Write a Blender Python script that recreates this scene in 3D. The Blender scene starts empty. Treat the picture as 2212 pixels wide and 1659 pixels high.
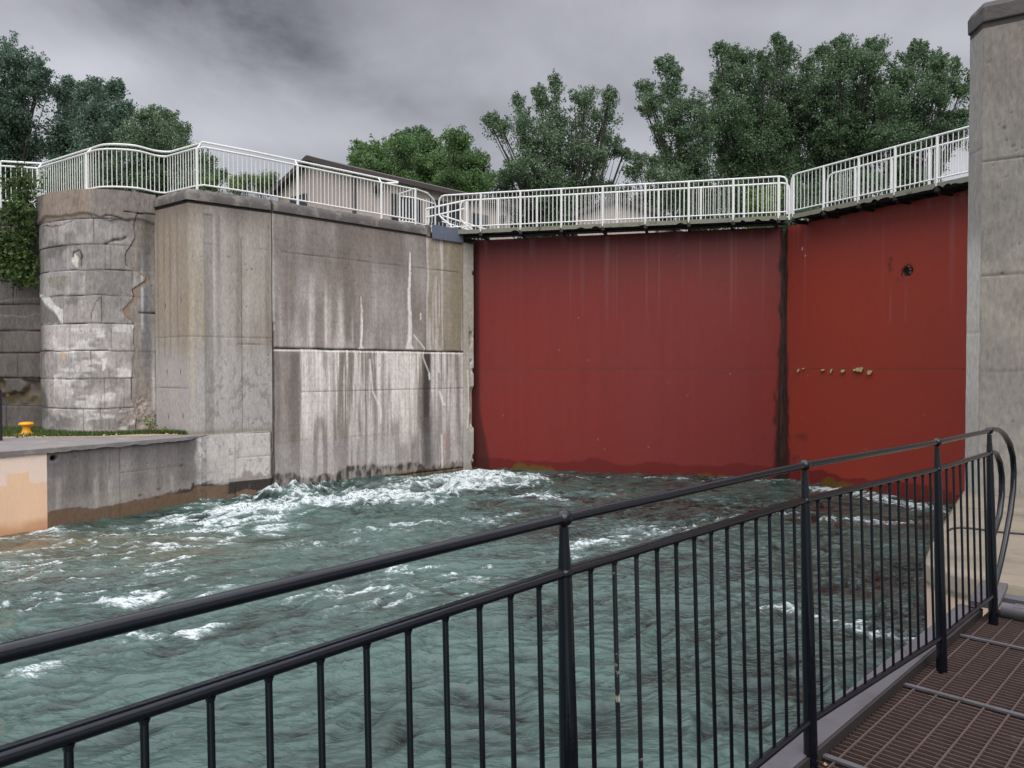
import bpy, math, random
import numpy as np
from mathutils import Vector, Matrix
C = bpy.context.scene.collection
R = math.radians
# ------------------------------------------------------------------ camera, sky, sun, exposure
EYE = 3.37                       # eye height above the water
F = 1661.0                       # focal length in the 2212 px wide measuring frame
PITCH = math.atan(34.0/F)
cam = bpy.data.cameras.new("camera"); camo = bpy.data.objects.new("camera", cam); C.objects.link(camo)
cam.sensor_width = 36; cam.lens = 36*F/2212; cam.clip_end = 5000; cam.clip_start = 0.05
camo.location = (0, 0, EYE); camo.rotation_euler = (math.pi/2-PITCH, 0, 0)
bpy.context.scene.camera = camo
sc = bpy.context.scene
sc.view_settings.view_transform = 'Standard'; sc.view_settings.look = 'None'
sc.view_settings.exposure = 0.55; sc.view_settings.gamma = 1
sc.cycles.max_bounces = 6

def s(r, g, b, k=1.0):
    f = lambda c: (c/255/12.92 if c/255 <= .04045 else ((c/255+.055)/1.055)**2.4)*k
    return (f(r), f(g), f(b), 1)

SUN_EL, SUN_AZ = R(44), R(172)
def make_world():
    w = bpy.data.worlds.new("World"); bpy.context.scene.world = w; w.use_nodes = True
    nt = w.node_tree; N = nt.nodes; L = nt.links; N.clear()
    out = N.new('ShaderNodeOutputWorld')
    sky = N.new('ShaderNodeTexSky'); sky.sky_type = 'NISHITA'; sky.sun_disc = False
    sky.sun_elevation = SUN_EL; sky.sun_rotation = SUN_AZ
    bg1 = N.new('ShaderNodeBackground'); bg1.inputs[1].default_value = 0.08; L.new(sky.outputs[0], bg1.inputs[0])
    tc = N.new('ShaderNodeTexCoord'); sep = N.new('ShaderNodeSeparateXYZ'); L.new(tc.outputs['Generated'], sep.inputs[0])
    def M(op, a, b=None, c=None):
        m = N.new('ShaderNodeMath'); m.operation = op
        for i, v in enumerate((a, b, c)):
            if v is None: continue
            if isinstance(v, (int, float)): m.inputs[i].default_value = v
            else: L.new(v, m.inputs[i])
        return m.outputs[0]
    x, y, z = sep.outputs
    zc = M('MAXIMUM', z, 0.0)
    den = M('ADD', zc, 0.22)
    cx = M('DIVIDE', x, den); cy = M('DIVIDE', y, den)
    comb = N.new('ShaderNodeCombineXYZ'); L.new(cx, comb.inputs[0]); L.new(cy, comb.inputs[1])
    def noise(scale, det, rough, off, dist=0.0, sx=1, sy=1):
        mp = N.new('ShaderNodeMapping'); mp.inputs['Location'].default_value = off
        mp.inputs['Scale'].default_value = (sx, sy, 1)
        L.new(comb.outputs[0], mp.inputs[0])
        n = N.new('ShaderNodeTexNoise'); n.inputs['Scale'].default_value = scale; n.inputs['Detail'].default_value = det
        n.inputs['Roughness'].default_value = rough; n.inputs['Distortion'].default_value = dist
        L.new(mp.outputs[0], n.inputs['Vector']); return n.outputs['Fac']
    n1 = noise(0.85, 5, .5, (3.1, 1.7, 0), .3); n2 = noise(2.6, 6, .55, (8.3, 4.4, 0), .4, 1.0, .6); n3 = noise(1.5, 3, .4, (0.6, 9.0, 0))
    # one darker bank of cloud up to the left, its edge broken by the noise
    def blob(px, py, rx, ry, slant=0):
        k = (px-1106)/F; e = (829-py)/F
        th = -PITCH
        yy = math.cos(th)-e*math.sin(th); zz = math.sin(th)+e*math.cos(th)
        dx = M('SUBTRACT', M('DIVIDE', x, M('MAXIMUM', y, .05)), k/yy)
        dz = M('SUBTRACT', M('DIVIDE', z, M('MAXIMUM', y, .05)), zz/yy)
        dz2 = M('ADD', dz, M('MULTIPLY', dx, slant))
        wob = M('MULTIPLY', M('SUBTRACT', n2, .5), 2.6)
        a = M('POWER', M('ABSOLUTE', M('DIVIDE', dx, rx/F)), 2.0); b = M('POWER', M('ABSOLUTE', M('DIVIDE', dz2, ry/F)), 2.0)
        q = M('ADD', M('ADD', a, b), wob)
        return M('POWER', 2.718, M('MULTIPLY', M('MAXIMUM', q, 0.0), -1.0))
    b1 = blob(540, 95, 270, 120, .38); b2 = blob(440, -10, 260, 70, .0); b3 = blob(900, 250, 300, 45, 0)
    b5 = blob(1500, 0, 320, 30); b6 = blob(150, 165, 330, 60, -.2)
    v = M('ADD', 0.285, M('MULTIPLY', M('SUBTRACT', n1, .5), .40))
    v = M('ADD', v, M('MULTIPLY', M('SUBTRACT', n2, .5), .24))
    v = M('ADD', v, M('MULTIPLY', M('SUBTRACT', n3, .5), .10))
    v = M('SUBTRACT', v, M('MULTIPLY', b1, .20)); v = M('SUBTRACT', v, M('MULTIPLY', b2, .07))
    v = M('SUBTRACT', v, M('MULTIPLY', b3, .03)); v = M('SUBTRACT', v, M('MULTIPLY', b5, .03)); v = M('ADD', v, M('MULTIPLY', b6, .06)); v = M('ADD', v, M('MULTIPLY', blob(560, 285, 330, 50), .075)); v = M('ADD', v, M('MULTIPLY', blob(1300, 330, 300, 60), .06)); v = M('ADD', v, M('MULTIPLY', blob(1750, 40, 420, 45, .1), .035))
    hz = M('POWER', M('SUBTRACT', 1.0, M('MINIMUM', zc, 1.0)), 5.0)
    v = M('ADD', v, M('MULTIPLY', hz, .14))
    # an overcast sky is far brighter towards the zenith
    up = N.new('ShaderNodeMapRange'); up.interpolation_type = 'SMOOTHSTEP'
    up.inputs['From Min'].default_value = .48; up.inputs['From Max'].default_value = .95
    up.inputs['To Min'].default_value = 1.0; up.inputs['To Max'].default_value = 6.0
    L.new(z, up.inputs['Value'])
    v = M('MULTIPLY', v, up.outputs[0])
    # below the horizon: dim ground tone
    lo = N.new('ShaderNodeMapRange'); lo.inputs['From Min'].default_value = -.12; lo.inputs['From Max'].default_value = 0
    lo.inputs['To Min'].default_value = .3; L.new(z, lo.inputs['Value']); v = M('MULTIPLY', v, lo.outputs[0])
    col = N.new('ShaderNodeCombineColor')
    L.new(M('MULTIPLY', v, 1.0), col.inputs[0]); L.new(M('MULTIPLY', v, 1.008), col.inputs[1]); L.new(M('MULTIPLY', M('ADD', v, .012), 1.075), col.inputs[2])
    bg2 = N.new('ShaderNodeBackground'); L.new(col.outputs[0], bg2.inputs[0]); bg2.inputs[1].default_value = 1.0
    mix = N.new('ShaderNodeMixShader'); mix.inputs[0].default_value = .97
    L.new(bg1.outputs[0], mix.inputs[1]); L.new(bg2.outputs[0], mix.inputs[2]); L.new(mix.outputs[0], out.inputs[0])
make_world()
sun = bpy.data.lights.new("sun", 'SUN'); sun.energy = 1.4; sun.angle = R(60); sun.color = (1, .96, .9)
suno = bpy.data.objects.new("sun", sun); C.objects.link(suno)
# the veiled sun stands high behind the photographer
suno.rotation_euler = (R(46), 0, R(8)); suno.location = (0, 0, 30)

# ------------------------------------------------------------------ helpers
def PX(px, py, Y):
    """point at world distance Y (along the view's floor direction) seen at pixel px, py"""
    a = (px-1106)/F; b = (829-py)/F
    yy = math.cos(PITCH)+b*math.sin(PITCH); zz = -math.sin(PITCH)+b*math.cos(PITCH)
    return Vector((a/yy*Y, Y, EYE+zz/yy*Y))
def GP(px, py, z):
    """point on the level z seen at pixel px, py"""
    a = (px-1106)/F; b = (829-py)/F
    yy = math.cos(PITCH)+b*math.sin(PITCH); zz = -math.sin(PITCH)+b*math.cos(PITCH)
    t = (z-EYE)/zz
    return Vector((a*t, yy*t, z))
def on_line(px, A, B, z=0):
    k = (px-1106)/F
    dx, dy = B[0]-A[0], B[1]-A[1]
    t = (k*A[1]-A[0])/(dx-k*dy)
    return Vector((A[0]+t*dx, A[1]+t*dy, z))

class MB:
    def __init__(self): self.v = []; self.f = []; self.c = None
    def add(self, vs, fs):
        o = len(self.v); self.v += [tuple(p) for p in vs]; self.f += [tuple(i+o for i in q) for q in fs]
    def box(self, c, size, rz=0, ax=None):
        hx, hy, hz = size[0]/2, size[1]/2, size[2]/2
        M_ = Matrix.Rotation(rz, 3, 'Z') if ax is None else ax
        vs = [Vector(c)+M_ @ Vector((x*hx, y*hy, z*hz)) for x in (-1, 1) for y in (-1, 1) for z in (-1, 1)]
        self.add(vs, [(0, 1, 3, 2), (4, 6, 7, 5), (0, 4, 5, 1), (2, 3, 7, 6), (0, 2, 6, 4), (1, 5, 7, 3)])
    def bar(self, p0, p1, w, h):
        """rectangular bar from p0 to p1; w sideways (level), h upright"""
        p0 = Vector(p0); p1 = Vector(p1); d = (p1-p0)
        L_ = d.length; d.normalize()
        up = Vector((0, 0, 1))
        if abs(d.z) > .99: up = Vector((0, 1, 0))
        sd = d.cross(up).normalized(); u2 = sd.cross(d)
        vs = []
        for p in (p0, p1):
            for a, b in ((-1, -1), (1, -1), (1, 1), (-1, 1)): vs.append(p+sd*a*w/2+u2*b*h/2)
        self.add(vs, [(3, 2, 1, 0), (4, 5, 6, 7), (0, 1, 5, 4), (1, 2, 6, 5), (2, 3, 7, 6), (3, 0, 4, 7)])
    def tube(self, pts, r, n=8, cap=True):
        pts = [Vector(p) for p in pts]; m = len(pts)
        rs = r if isinstance(r, (list, tuple)) else [r]*m
        vs = []; prev = None
        for i, p in enumerate(pts):
            d = (pts[min(i+1, m-1)]-pts[max(i-1, 0)]).normalized()
            if prev is None:
                a = Vector((0, 0, 1)) if abs(d.z) < .9 else Vector((1, 0, 0))
                u = d.cross(a).normalized()
            else: u = (prev-d*prev.dot(d)).normalized()
            prev = u; w = d.cross(u)
            for k in range(n):
                an = 2*math.pi*k/n; vs.append(p+(u*math.cos(an)+w*math.sin(an))*rs[i])
        fs = []
        for i in range(m-1):
            for k in range(n):
                k2 = (k+1) % n; fs.append((i*n+k, i*n+k2, (i+1)*n+k2, (i+1)*n+k))
        if cap:
            fs.append(tuple(range(n))[::-1]); fs.append(tuple((m-1)*n+k for k in range(n)))
        self.add(vs, fs)
    def lathe(self, c, prof, n=20):
        c = Vector(c); vs = []; m = len(prof)
        for r, z in prof:
            for k in range(n):
                a = 2*math.pi*k/n; vs.append(c+Vector((r*math.cos(a), r*math.sin(a), z)))
        fs = [(i*n+k, i*n+(k+1) % n, (i+1)*n+(k+1) % n, (i+1)*n+k) for i in range(m-1) for k in range(n)]
        fs.append(tuple(range(n))[::-1]); fs.append(tuple((m-1)*n+k for k in range(n)))
        self.add(vs, fs)
    def ball(self, c, r, n=14, sz=1.0):
        prof = [(max(r*math.sin(math.pi*i/8), .0004), -r*math.cos(math.pi*i/8)*sz) for i in range(9)]
        self.lathe(c, prof, n)
    def prism(self, poly, z0, z1):
        n = len(poly); vs = [(p[0], p[1], z0) for p in poly]+[(p[0], p[1], z1) for p in poly]
        fs = [tuple(range(n))[::-1], tuple(range(n, 2*n))]+[(i, (i+1) % n, n+(i+1) % n, n+i) for i in range(n)]
        self.add(vs, fs)
    def build(self, name, mat, parent=None, smooth=True, ang=40, bevel=0):
        me = bpy.data.meshes.new(name); me.from_pydata(self.v, [], self.f); me.update()
        o = bpy.data.objects.new(name, me); C.objects.link(o); me.materials.append(mat)
        if smooth:
            me.polygons.foreach_set('use_smooth', [True]*len(me.polygons))
            try: me.set_sharp_from_angle(angle=R(ang))
            except Exception: pass
        if bevel:
            b = o.modifiers.new('b', 'BEVEL'); b.width = bevel; b.segments = 2; b.limit_method = 'ANGLE'
        if parent: o.parent = parent
        return o
def tag(o, label=None, cat=None, group=None, kind=None):
    if label: o['label'] = label
    if cat: o['category'] = cat
    if group: o['group'] = group
    if kind: o['kind'] = kind
    return o
def empty(name, label, cat, group=None):
    o = bpy.data.objects.new(name, None); C.objects.link(o); o.empty_display_size = .2
    return tag(o, label, cat, group)

# numpy noise
def lattice(u, v, seed):
    iu = np.floor(u).astype(np.int64); iv = np.floor(v).astype(np.int64)
    fu = u-iu; fv = v-iv; fu = fu*fu*(3-2*fu); fv = fv*fv*(3-2*fv)
    def h(a, b):
        n = (a*374761393+b*668265263+seed*1274126177) & 0xffffffff
        n = ((n ^ (n >> 13))*1103515245) & 0xffffffff
        n = (n ^ (n >> 16))*2246822519 & 0xffffffff
        return ((n ^ (n >> 15)) & 0xffff)/65535.0
    return (h(iu, iv)*(1-fu)+h(iu+1, iv)*fu)*(1-fv)+(h(iu, iv+1)*(1-fu)+h(iu+1, iv+1)*fu)*fv
def fbm(u, v, su, sv, o=4, seed=0, g=.5):
    t = 0; a = 1; n = 0
    for i in range(o):
        t = t+a*lattice(u*su+17.3*i+seed*3.7, v*sv-9.1*i+seed*1.3, seed+i); n += a; a *= g; su *= 2; sv *= 2
    return t/n
def sm(a, b, x): 
    t = np.clip((x-a)/(b-a), 0, 1); return t*t*(3-2*t)
def mix(c, col, m):
    m = np.clip(m, 0, 1)[..., None]; return c*(1-m)+np.array(col[:3])*m
def worley(u, v, seed):
    iu = np.floor(u).astype(np.int64); iv = np.floor(v).astype(np.int64); best = np.full(u.shape, 9.0)
    def h(a, b, k):
        n = (a*374761393+b*668265263+(seed+k)*1274126177) & 0xffffffff
        n = ((n ^ (n >> 13))*1103515245) & 0xffffffff
        return ((n ^ (n >> 16)) & 0xffff)/65535.0
    for a in (-1, 0, 1):
        for b in (-1, 0, 1):
            pu = iu+a+h(iu+a, iv+b, 1); pv = iv+b+h(iu+a, iv+b, 2)
            best = np.minimum(best, np.hypot(pu-u, pv-v))
    return best

def set_col(me, rgb, name='Col'):
    a = me.color_attributes.new(name, 'FLOAT_COLOR', 'POINT')
    arr = np.ones((len(me.vertices), 4), np.float32); arr[:, :rgb.shape[1]] = rgb
    a.data.foreach_set('color', arr.ravel())
def grid_mesh(name, P, col, mat, parent=None, ring=None, smooth=True):
    """P: (n, m, 3) points; ring: vector that the border is swept back by, to give the sheet its body"""
    n, m = P.shape[:2]
    idx = np.arange(n*m).reshape(n, m)
    q = np.stack([idx[:-1, :-1], idx[1:, :-1], idx[1:, 1:], idx[:-1, 1:]], -1).reshape(-1, 4)
    V = P.reshape(-1, 3); Cc = col.reshape(-1, col.shape[-1])
    faces = q
    if ring is not None:
        b = np.concatenate([idx[0, :], idx[1:, -1], idx[-1, -2::-1], idx[-2:0:-1, 0]])
        rv = np.array(ring) if np.ndim(ring) == 1 else ring.reshape(-1, 3)[b]
        nb = len(b); V2 = V[b]+rv; o = len(V)
        j = np.arange(nb); j2 = (j+1) % nb
        faces = np.concatenate([q, np.stack([b[j], b[j2], o+j2, o+j], -1)])
        V = np.concatenate([V, V2]); Cc = np.concatenate([Cc, Cc[b]])
    me = bpy.data.meshes.new(name)
    me.vertices.add(len(V)); me.vertices.foreach_set('co', V.astype(np.float32).ravel())
    me.loops.add(len(faces)*4); me.loops.foreach_set('vertex_index', faces.astype(np.int32).ravel())
    me.polygons.add(len(faces)); me.polygons.foreach_set('loop_start', np.arange(0, len(faces)*4, 4, dtype=np.int32))
    me.polygons.foreach_set('loop_total', np.full(len(faces), 4, np.int32))
    me.update(calc_edges=True); me.validate()
    me.polygons.foreach_set('use_smooth', np.full(len(me.polygons), smooth))
    set_col(me, Cc)
    me.materials.append(mat)
    if smooth:
        try: me.set_sharp_from_angle(angle=R(60))
        except Exception: pass
    o = bpy.data.objects.new(name, me); C.objects.link(o)
    if parent: o.parent = parent
    return o
def wall(name, poly, z0, z1, du, dz, fn, mat, parent=None, thick=.8):
    poly = np.array(poly, float); seg = np.hypot(*(np.diff(poly, axis=0).T)); cum = np.concatenate([[0], np.cumsum(seg)])
    us = np.unique(np.concatenate([np.linspace(0, cum[-1], int(cum[-1]/du)+2), cum]))
    zs = np.linspace(z0, z1, int((z1-z0)/dz)+2)
    X = np.interp(us, cum, poly[:, 0]); Y = np.interp(us, cum, poly[:, 1])
    tx = np.gradient(X, us); ty = np.gradient(Y, us); l = np.hypot(tx, ty); tx /= l; ty /= l
    U, Z = np.meshgrid(us, zs, indexing='ij')
    d, c = fn(U, Z)
    nx, ny = ty, -tx
    P = np.stack([X[:, None]+nx[:, None]*d, Y[:, None]+ny[:, None]*d, Z], -1)
    ring = np.stack([-nx[:, None]*thick+0*Z, -ny[:, None]*thick+0*Z, 0*Z], -1)
    return grid_mesh(name, P, c, mat, parent, ring)

# ------------------------------------------------------------------ materials
def mat_new(name):
    m = bpy.data.materials.new(name); m.use_nodes = True
    return m, m.node_tree.nodes, m.node_tree.links, m.node_tree.nodes['Principled BSDF']
def simple(name, col, rough=.6, metal=0, var=.15, scale=6, bump=.0, spec=.5, stretch=(1, 1, 1), dirt=None, dirt_lo=.55, dirt_hi=.7):
    m, N, L, P = mat_new(name)
    tc = N.new('ShaderNodeTexCoord'); mp = N.new('ShaderNodeMapping'); mp.inputs['Scale'].default_value = stretch
    L.new(tc.outputs['Object'], mp.inputs[0])
    n = N.new('ShaderNodeTexNoise'); n.inputs['Scale'].default_value = scale; n.inputs['Detail'].default_value = 6
    L.new(mp.outputs[0], n.inputs['Vector'])
    mx = N.new('ShaderNodeMix'); mx.data_type = 'RGBA'
    mx.inputs['A'].default_value = tuple(c*(1-var) for c in col[:3])+(1,)
    mx.inputs['B'].default_value = tuple(min(c*(1+var), 1) for c in col[:3])+(1,)
    L.new(n.outputs['Fac'], mx.inputs['Factor']); last = mx.outputs['Result']
    if dirt is not None:
        n2 = N.new('ShaderNodeTexNoise'); n2.inputs['Scale'].default_value = scale*.7; n2.inputs['Detail'].default_value = 9
        n2.inputs['Roughness'].default_value = .65; L.new(mp.outputs[0], n2.inputs['Vector'])
        mr = N.new('ShaderNodeMapRange'); mr.inputs['From Min'].default_value = dirt_lo; mr.inputs['From Max'].default_value = dirt_hi
        L.new(n2.outputs['Fac'], mr.inputs['Value'])
        m2 = N.new('ShaderNodeMix'); m2.data_type = 'RGBA'; m2.inputs['B'].default_value = dirt
        L.new(mr.outputs[0], m2.inputs['Factor']); L.new(last, m2.inputs['A']); last = m2.outputs['Result']
    L.new(last, P.inputs['Base Color'])
    P.inputs['Roughness'].default_value = rough; P.inputs['Metallic'].default_value = metal
    P.inputs['Specular IOR Level'].default_value = spec
    if bump:
        b = N.new('ShaderNodeBump'); b.inputs['Strength'].default_value = bump; b.inputs['Distance'].default_value = .02
        n3 = N.new('ShaderNodeTexNoise'); n3.inputs['Scale'].default_value = scale*5; n3.inputs['Detail'].default_value = 5
        L.new(tc.outputs['Object'], n3.inputs['Vector']); L.new(n3.outputs['Fac'], b.inputs['Height']); L.new(b.outputs[0], P.inputs['Normal'])
    return m
def attr_mat(name, rough=.85, fine=.26, bump=.35, spec=.3, sc1=24, stretch=(1, 1, .35)):
    """surface whose own stains and joints are worked out per point of the mesh, plus fine grain"""
    m, N, L, P = mat_new(name)
    at = N.new('ShaderNodeAttribute'); at.attribute_name = 'Col'
    tc = N.new('ShaderNodeTexCoord'); mp = N.new('ShaderNodeMapping'); mp.inputs['Scale'].default_value = stretch
    L.new(tc.outputs['Object'], mp.inputs[0])
    n = N.new('ShaderNodeTexNoise'); n.inputs['Scale'].default_value = sc1; n.inputs['Detail'].default_value = 8; n.inputs['Roughness'].default_value = .7
    L.new(mp.outputs[0], n.inputs['Vector'])
    mr = N.new('ShaderNodeMapRange'); mr.inputs['From Min'].default_value = .3; mr.inputs['From Max'].default_value = .7
    mr.inputs['To Min'].default_value = 1-fine; mr.inputs['To Max'].default_value = 1+fine; L.new(n.outputs['Fac'], mr.inputs['Value'])
    mx = N.new('ShaderNodeVectorMath'); mx.operation = 'SCALE'; L.new(at.outputs['Color'], mx.inputs[0]); L.new(mr.outputs[0], mx.inputs['Scale'])
    L.new(mx.outputs[0], P.inputs['Base Color']); P.inputs['Roughness'].default_value = rough; P.inputs['Specular IOR Level'].default_value = spec
    b = N.new('ShaderNodeBump'); b.inputs['Strength'].default_value = bump; b.inputs['Distance'].default_value = .012
    L.new(n.outputs['Fac'], b.inputs['Height']); L.new(b.outputs[0], P.inputs['Normal'])
    return m
M_conc = attr_mat('concrete'); M_rough = attr_mat('weathered_concrete', fine=.34, bump=.5, sc1=18)
M_gate = attr_mat('gate_paint', rough=.45, fine=.06, bump=.08, spec=.3, sc1=14, stretch=(1, 1, .25))
M_peach = attr_mat('peach_paint', rough=.6, fine=.05, bump=.05)
M_white = simple('white_rail_paint', s(234, 234, 232), .4, var=.06, scale=4, dirt=s(150, 110, 80), dirt_lo=.70, dirt_hi=.78)
M_black = simple('gloss_black_paint', (.004, .005, .009, 1), .10, var=.3, scale=14, bump=.03, spec=.45, dirt=(.014, .014, .016, 1), dirt_lo=.70, dirt_hi=.8)
M_cope = simple('coping_concrete', s(92, 88, 86), .9, var=.25, scale=3, bump=.5, dirt=s(132, 126, 120), dirt_lo=.52, dirt_hi=.66)
M_plate = simple('grey_steel_plate', s(108, 116, 132), .5, metal=.3, var=.18, scale=7)
M_beam = simple('walkway_beam_paint', s(126, 126, 112), .7, var=.2, scale=3, dirt=s(62, 48, 38), dirt_lo=.58, dirt_hi=.68)
M_dark = simple('dark_rusty_steel', s(40, 34, 33), .7, var=.4, scale=6)
M_deckg = simple('bridge_channel_paint', s(86, 83, 88), .5, var=.15, scale=8, dirt=s(70, 64, 64), dirt_lo=.52, dirt_hi=.75)
M_grate = simple('rusty_grating', s(76, 60, 56), .6, var=.3, scale=10, dirt=s(112, 96, 92), dirt_lo=.6, dirt_hi=.8)
M_rust = simple('rusty_seam_steel', s(66, 40, 30), .85, var=.5, scale=5, stretch=(6, 6, .6), dirt=s(20, 16, 15), dirt_lo=.45, dirt_hi=.6)
M_under = simple('underside_steel', s(58, 66, 78), .6, var=.3, scale=3)
M_redst = simple('gate_red_steel', s(96, 40, 36), .5, var=.2, scale=5, dirt=s(50, 34, 28), dirt_lo=.55, dirt_hi=.7)
M_yellow = simple('yellow_bollard_paint', s(226, 160, 20), .45, var=.1, scale=9, dirt=s(160, 105, 30), dirt_lo=.62, dirt_hi=.75)
M_siding = simple('siding', s(180, 168, 163), .8, var=.07, scale=3, stretch=(6, 6, .5))
M_roof = simple('roof_shingles', s(76, 68, 70), .9, var=.2, scale=8)
M_soffit = simple('dark_trim', s(72, 64, 64), .8, var=.1)
M_glass = simple('window_glass', s(38, 42, 52), .12, var=.2, scale=2)
M_bark = simple('bark', s(58, 54, 48), .95, var=.35, scale=9, bump=.6, stretch=(1, 1, .2))
M_pave = simple('quay_pavement', s(128, 122, 122), .9, var=.18, scale=2.2, bump=.3, dirt=s(160, 148, 132), dirt_lo=.56, dirt_hi=.72)
M_ground = simple('park_ground', s(70, 84, 48), 1, var=.3, scale=.5)
M_sand = simple('sandy_gravel', s(170, 152, 128), 1, var=.2, scale=14, bump=.6)
M_cable = simple('cable_rubber', s(44, 44, 50), .5)
_p = M_black.node_tree.nodes['Principled BSDF']; _p.inputs['Coat Weight'].default_value = .0; _p.inputs['Coat Roughness'].default_value = .04; _p.inputs['Coat IOR'].default_value = 1.6
def leaf_mat(name):
    m, N, L, P = mat_new(name)
    at = N.new('ShaderNodeAttribute'); at.attribute_name = 'Col'
    L.new(at.outputs['Color'], P.inputs['Base Color']); P.inputs['Roughness'].default_value = .55; P.inputs['Specular IOR Level'].default_value = .35
    tr = N.new('ShaderNodeBsdfTranslucent'); L.new(at.outputs['Color'], tr.inputs['Color'])
    ms = N.new('ShaderNodeMixShader'); ms.inputs[0].default_value = .3
    L.new(P.outputs[0], ms.inputs[1]); L.new(tr.outputs[0], ms.inputs[2]); L.new(ms.outputs[0], N['Material Output'].inputs[0])
    return m
M_leaf = leaf_mat('leaves')

# ------------------------------------------------------------------ water
def water():
    x0, x1, y0, y1 = -17.5, 14.5, -1.0, 27.0
    st = .038
    ys = []; y = y0
    nx = int((x1-x0)/st); ny = int((y1-y0)/st)
    X, Y = np.meshgrid(np.linspace(x0, x1, nx), np.linspace(y0, y1, ny), indexing='ij')
    ca, sa = math.cos(R(24)), math.sin(R(24))
    # domain warp so that the ridges curl
    wx = (fbm(X, Y, .35, .35, 3, 5)-.5)*2.2; wy = (fbm(X, Y, .35, .35, 3, 9)-.5)*2.2
    U = (X*ca+Y*sa)+wx; V = (-X*sa+Y*ca)+wy
    def ridge(su, sv, o, seed, p=1.6):
        return (1-np.abs(2*fbm(U, V, su, sv, o, seed)-1))**p
    # how wild the water is: strongest along the far wall, calm towards the lower right
    blobs = [(650, 1075, 2.4, 1.0), (760, 1085, 2.0, 1.0), (880, 1065, 1.8, 1.0), (960, 1055, 1.6, .9), (1050, 1045, 1.7, .9), (560, 1110, 1.7, .8),
             (470, 1130, 1.5, .6), (400, 1125, 1.2, .5), (1130, 1075, 1.4, .5), (1300, 1075, 1.4, .25)]
    A = np.zeros_like(X)
    for px, py, r, w in blobs:
        g = GP(px, py, 0); A = np.maximum(A, w*np.exp(-((X-g.x)**2+(Y-g.y)**2)/(r*r)))
    H = .42*(fbm(U, V, .42, .75, 3, 21)-.45)*(.25+1.5*A)+.20*(ridge(.8, 1.6, 3, 31)-.5)*(.25+1.5*A)
    rip = ridge(.9, 2.2, 2, 41, 1.3)-.5; rip2 = ridge(1.8, 5.0, 2, 51, 1.2)-.5; rip3 = ridge(3.6, 9.5, 3, 55, 1.2)-.5
    H += .13*rip*(.55+1.2*A)+.085*rip2*(.8+.5*A)+.026*rip3
    # foam: streaks that sit on measured places of the water surface
    foam_spots = [(870, 1075, 1000, 1055, .50, 1.0), (690, 1092, 860, 1078, .34, 1.05), (600, 1115, 700, 1092, .28, 1.1), (470, 1105, 610, 1112, .22, .7),
        (490, 1135, 590, 1150, .22, .8), (430, 1120, 500, 1125, .14, .5), (990, 1040, 1110, 1045, .5, .9), (880, 1040, 960, 1050, .4, .6), (1150, 1080, 1190, 1085, .3, .75),
        (225, 1300, 330, 1285, .16, .7), (360, 1300, 440, 1288, .13, .7), (215, 1320, 250, 1305, .10, .6), (240, 1390, 400, 1372, .14, .62), (440, 1362, 480, 1352, .10, .8),
        (0, 1480, 60, 1455, .14, .75), (60, 1450, 150, 1425, .12, .6), (90, 1400, 20, 1395, .1, .3), (1195, 1200, 1300, 1165, .16, .8), (1300, 1165, 1420, 1140, .2, .62),
        (720, 1305, 820, 1280, .10, .5), (820, 1230, 900, 1225, .12, .55), (1430, 1150, 1700, 1105, .25, .40), (1750, 1125, 1950, 1130, .2, .62), (1850, 1365, 1990, 1390, .10, .8),
        (1620, 1325, 1850, 1362, .08, .65), (1560, 1035, 1800, 1045, .25, .45), (1800, 1060, 2060, 1110, .35, .8), (95, 1145, 120, 1152, .12, .8), (300, 1140, 420, 1125, .14, .45),
        (300, 1185, 420, 1170, .14, .35), (560, 1190, 760, 1170, .22, .38), (760, 1150, 1100, 1120, .25, .42), (500, 1255, 600, 1240, .12, .3), (300, 1240, 380, 1225, .12, .35), (40, 1235, 120, 1215, .12, .3),
        (500, 1420, 640, 1405, .08, .35), (1040, 1030, 1150, 1032, .3, .8), (1190, 1030, 1500, 1036, .16, .35), (900, 1330, 1060, 1290, .12, .35), (470, 1365, 490, 1340, .06, .4)]
    D = np.zeros_like(X)
    Xw = X+(fbm(X, Y, 1.4, 1.4, 4, 61)-.5)*1.1; Yw = Y+(fbm(X, Y, 1.4, 1.4, 4, 67)-.5)*1.1
    for ax, ay, bx, by, w, k in foam_spots:
        a = GP(ax, ay, 0); b = GP(bx, by, 0)
        dx, dy = b.x-a.x, b.y-a.y; l2 = dx*dx+dy*dy
        t = np.clip(((Xw-a.x)*dx+(Yw-a.y)*dy)/l2, 0, 1)
        d2 = (Xw-a.x-t*dx)**2+(Yw-a.y-t*dy)**2
        D = np.maximum(D, k*.92*np.exp(-d2/(w*w*3.6)))
    # aerated, milky water to the left and in front; colour darkened as gate reflection
    aer = np.clip(1.0-sm(GP(950, 1300, 0).x, GP(1700, 1300, 0).x, X+.25*(Y-9)+(fbm(X, Y, .3, .6, 3, 97)-.5)*5)*.8, 0, 1)*(1-.35*sm(14, 22, Y))
    lace = ridge(2.2, 5.0, 4, 71, 2.5)*.6+.4*fbm(U, V, 6, 12, 3, 73)
    crest = sm(.02, .22, H)*A
    fm = np.clip(D*.98+crest*.34+.10*A, 0, 1.3)*(.25+1.25*lace)
    fm += .42*sm(.56, .84, lace)*(.5+A+.6*D)*fbm(X, Y, .5, .5, 2, 77)*1.6
    L1 = ridge(1.0, 2.8, 4, 171, 1.0); L2 = ridge(2.4, 6.0, 3, 181, 1.0); patch = sm(.38, .62, fbm(X, Y, .4, .4, 3, 191))
    fm += (.62*sm(.84, .97, L1)+.38*sm(.86, .98, L2))*patch*(.25+.75*aer+.8*A)*sm(8.2, 11.5, Y-.15*X)*.85*(.6+.8*fbm(X, Y, 3, 3, 3, 193))
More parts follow.
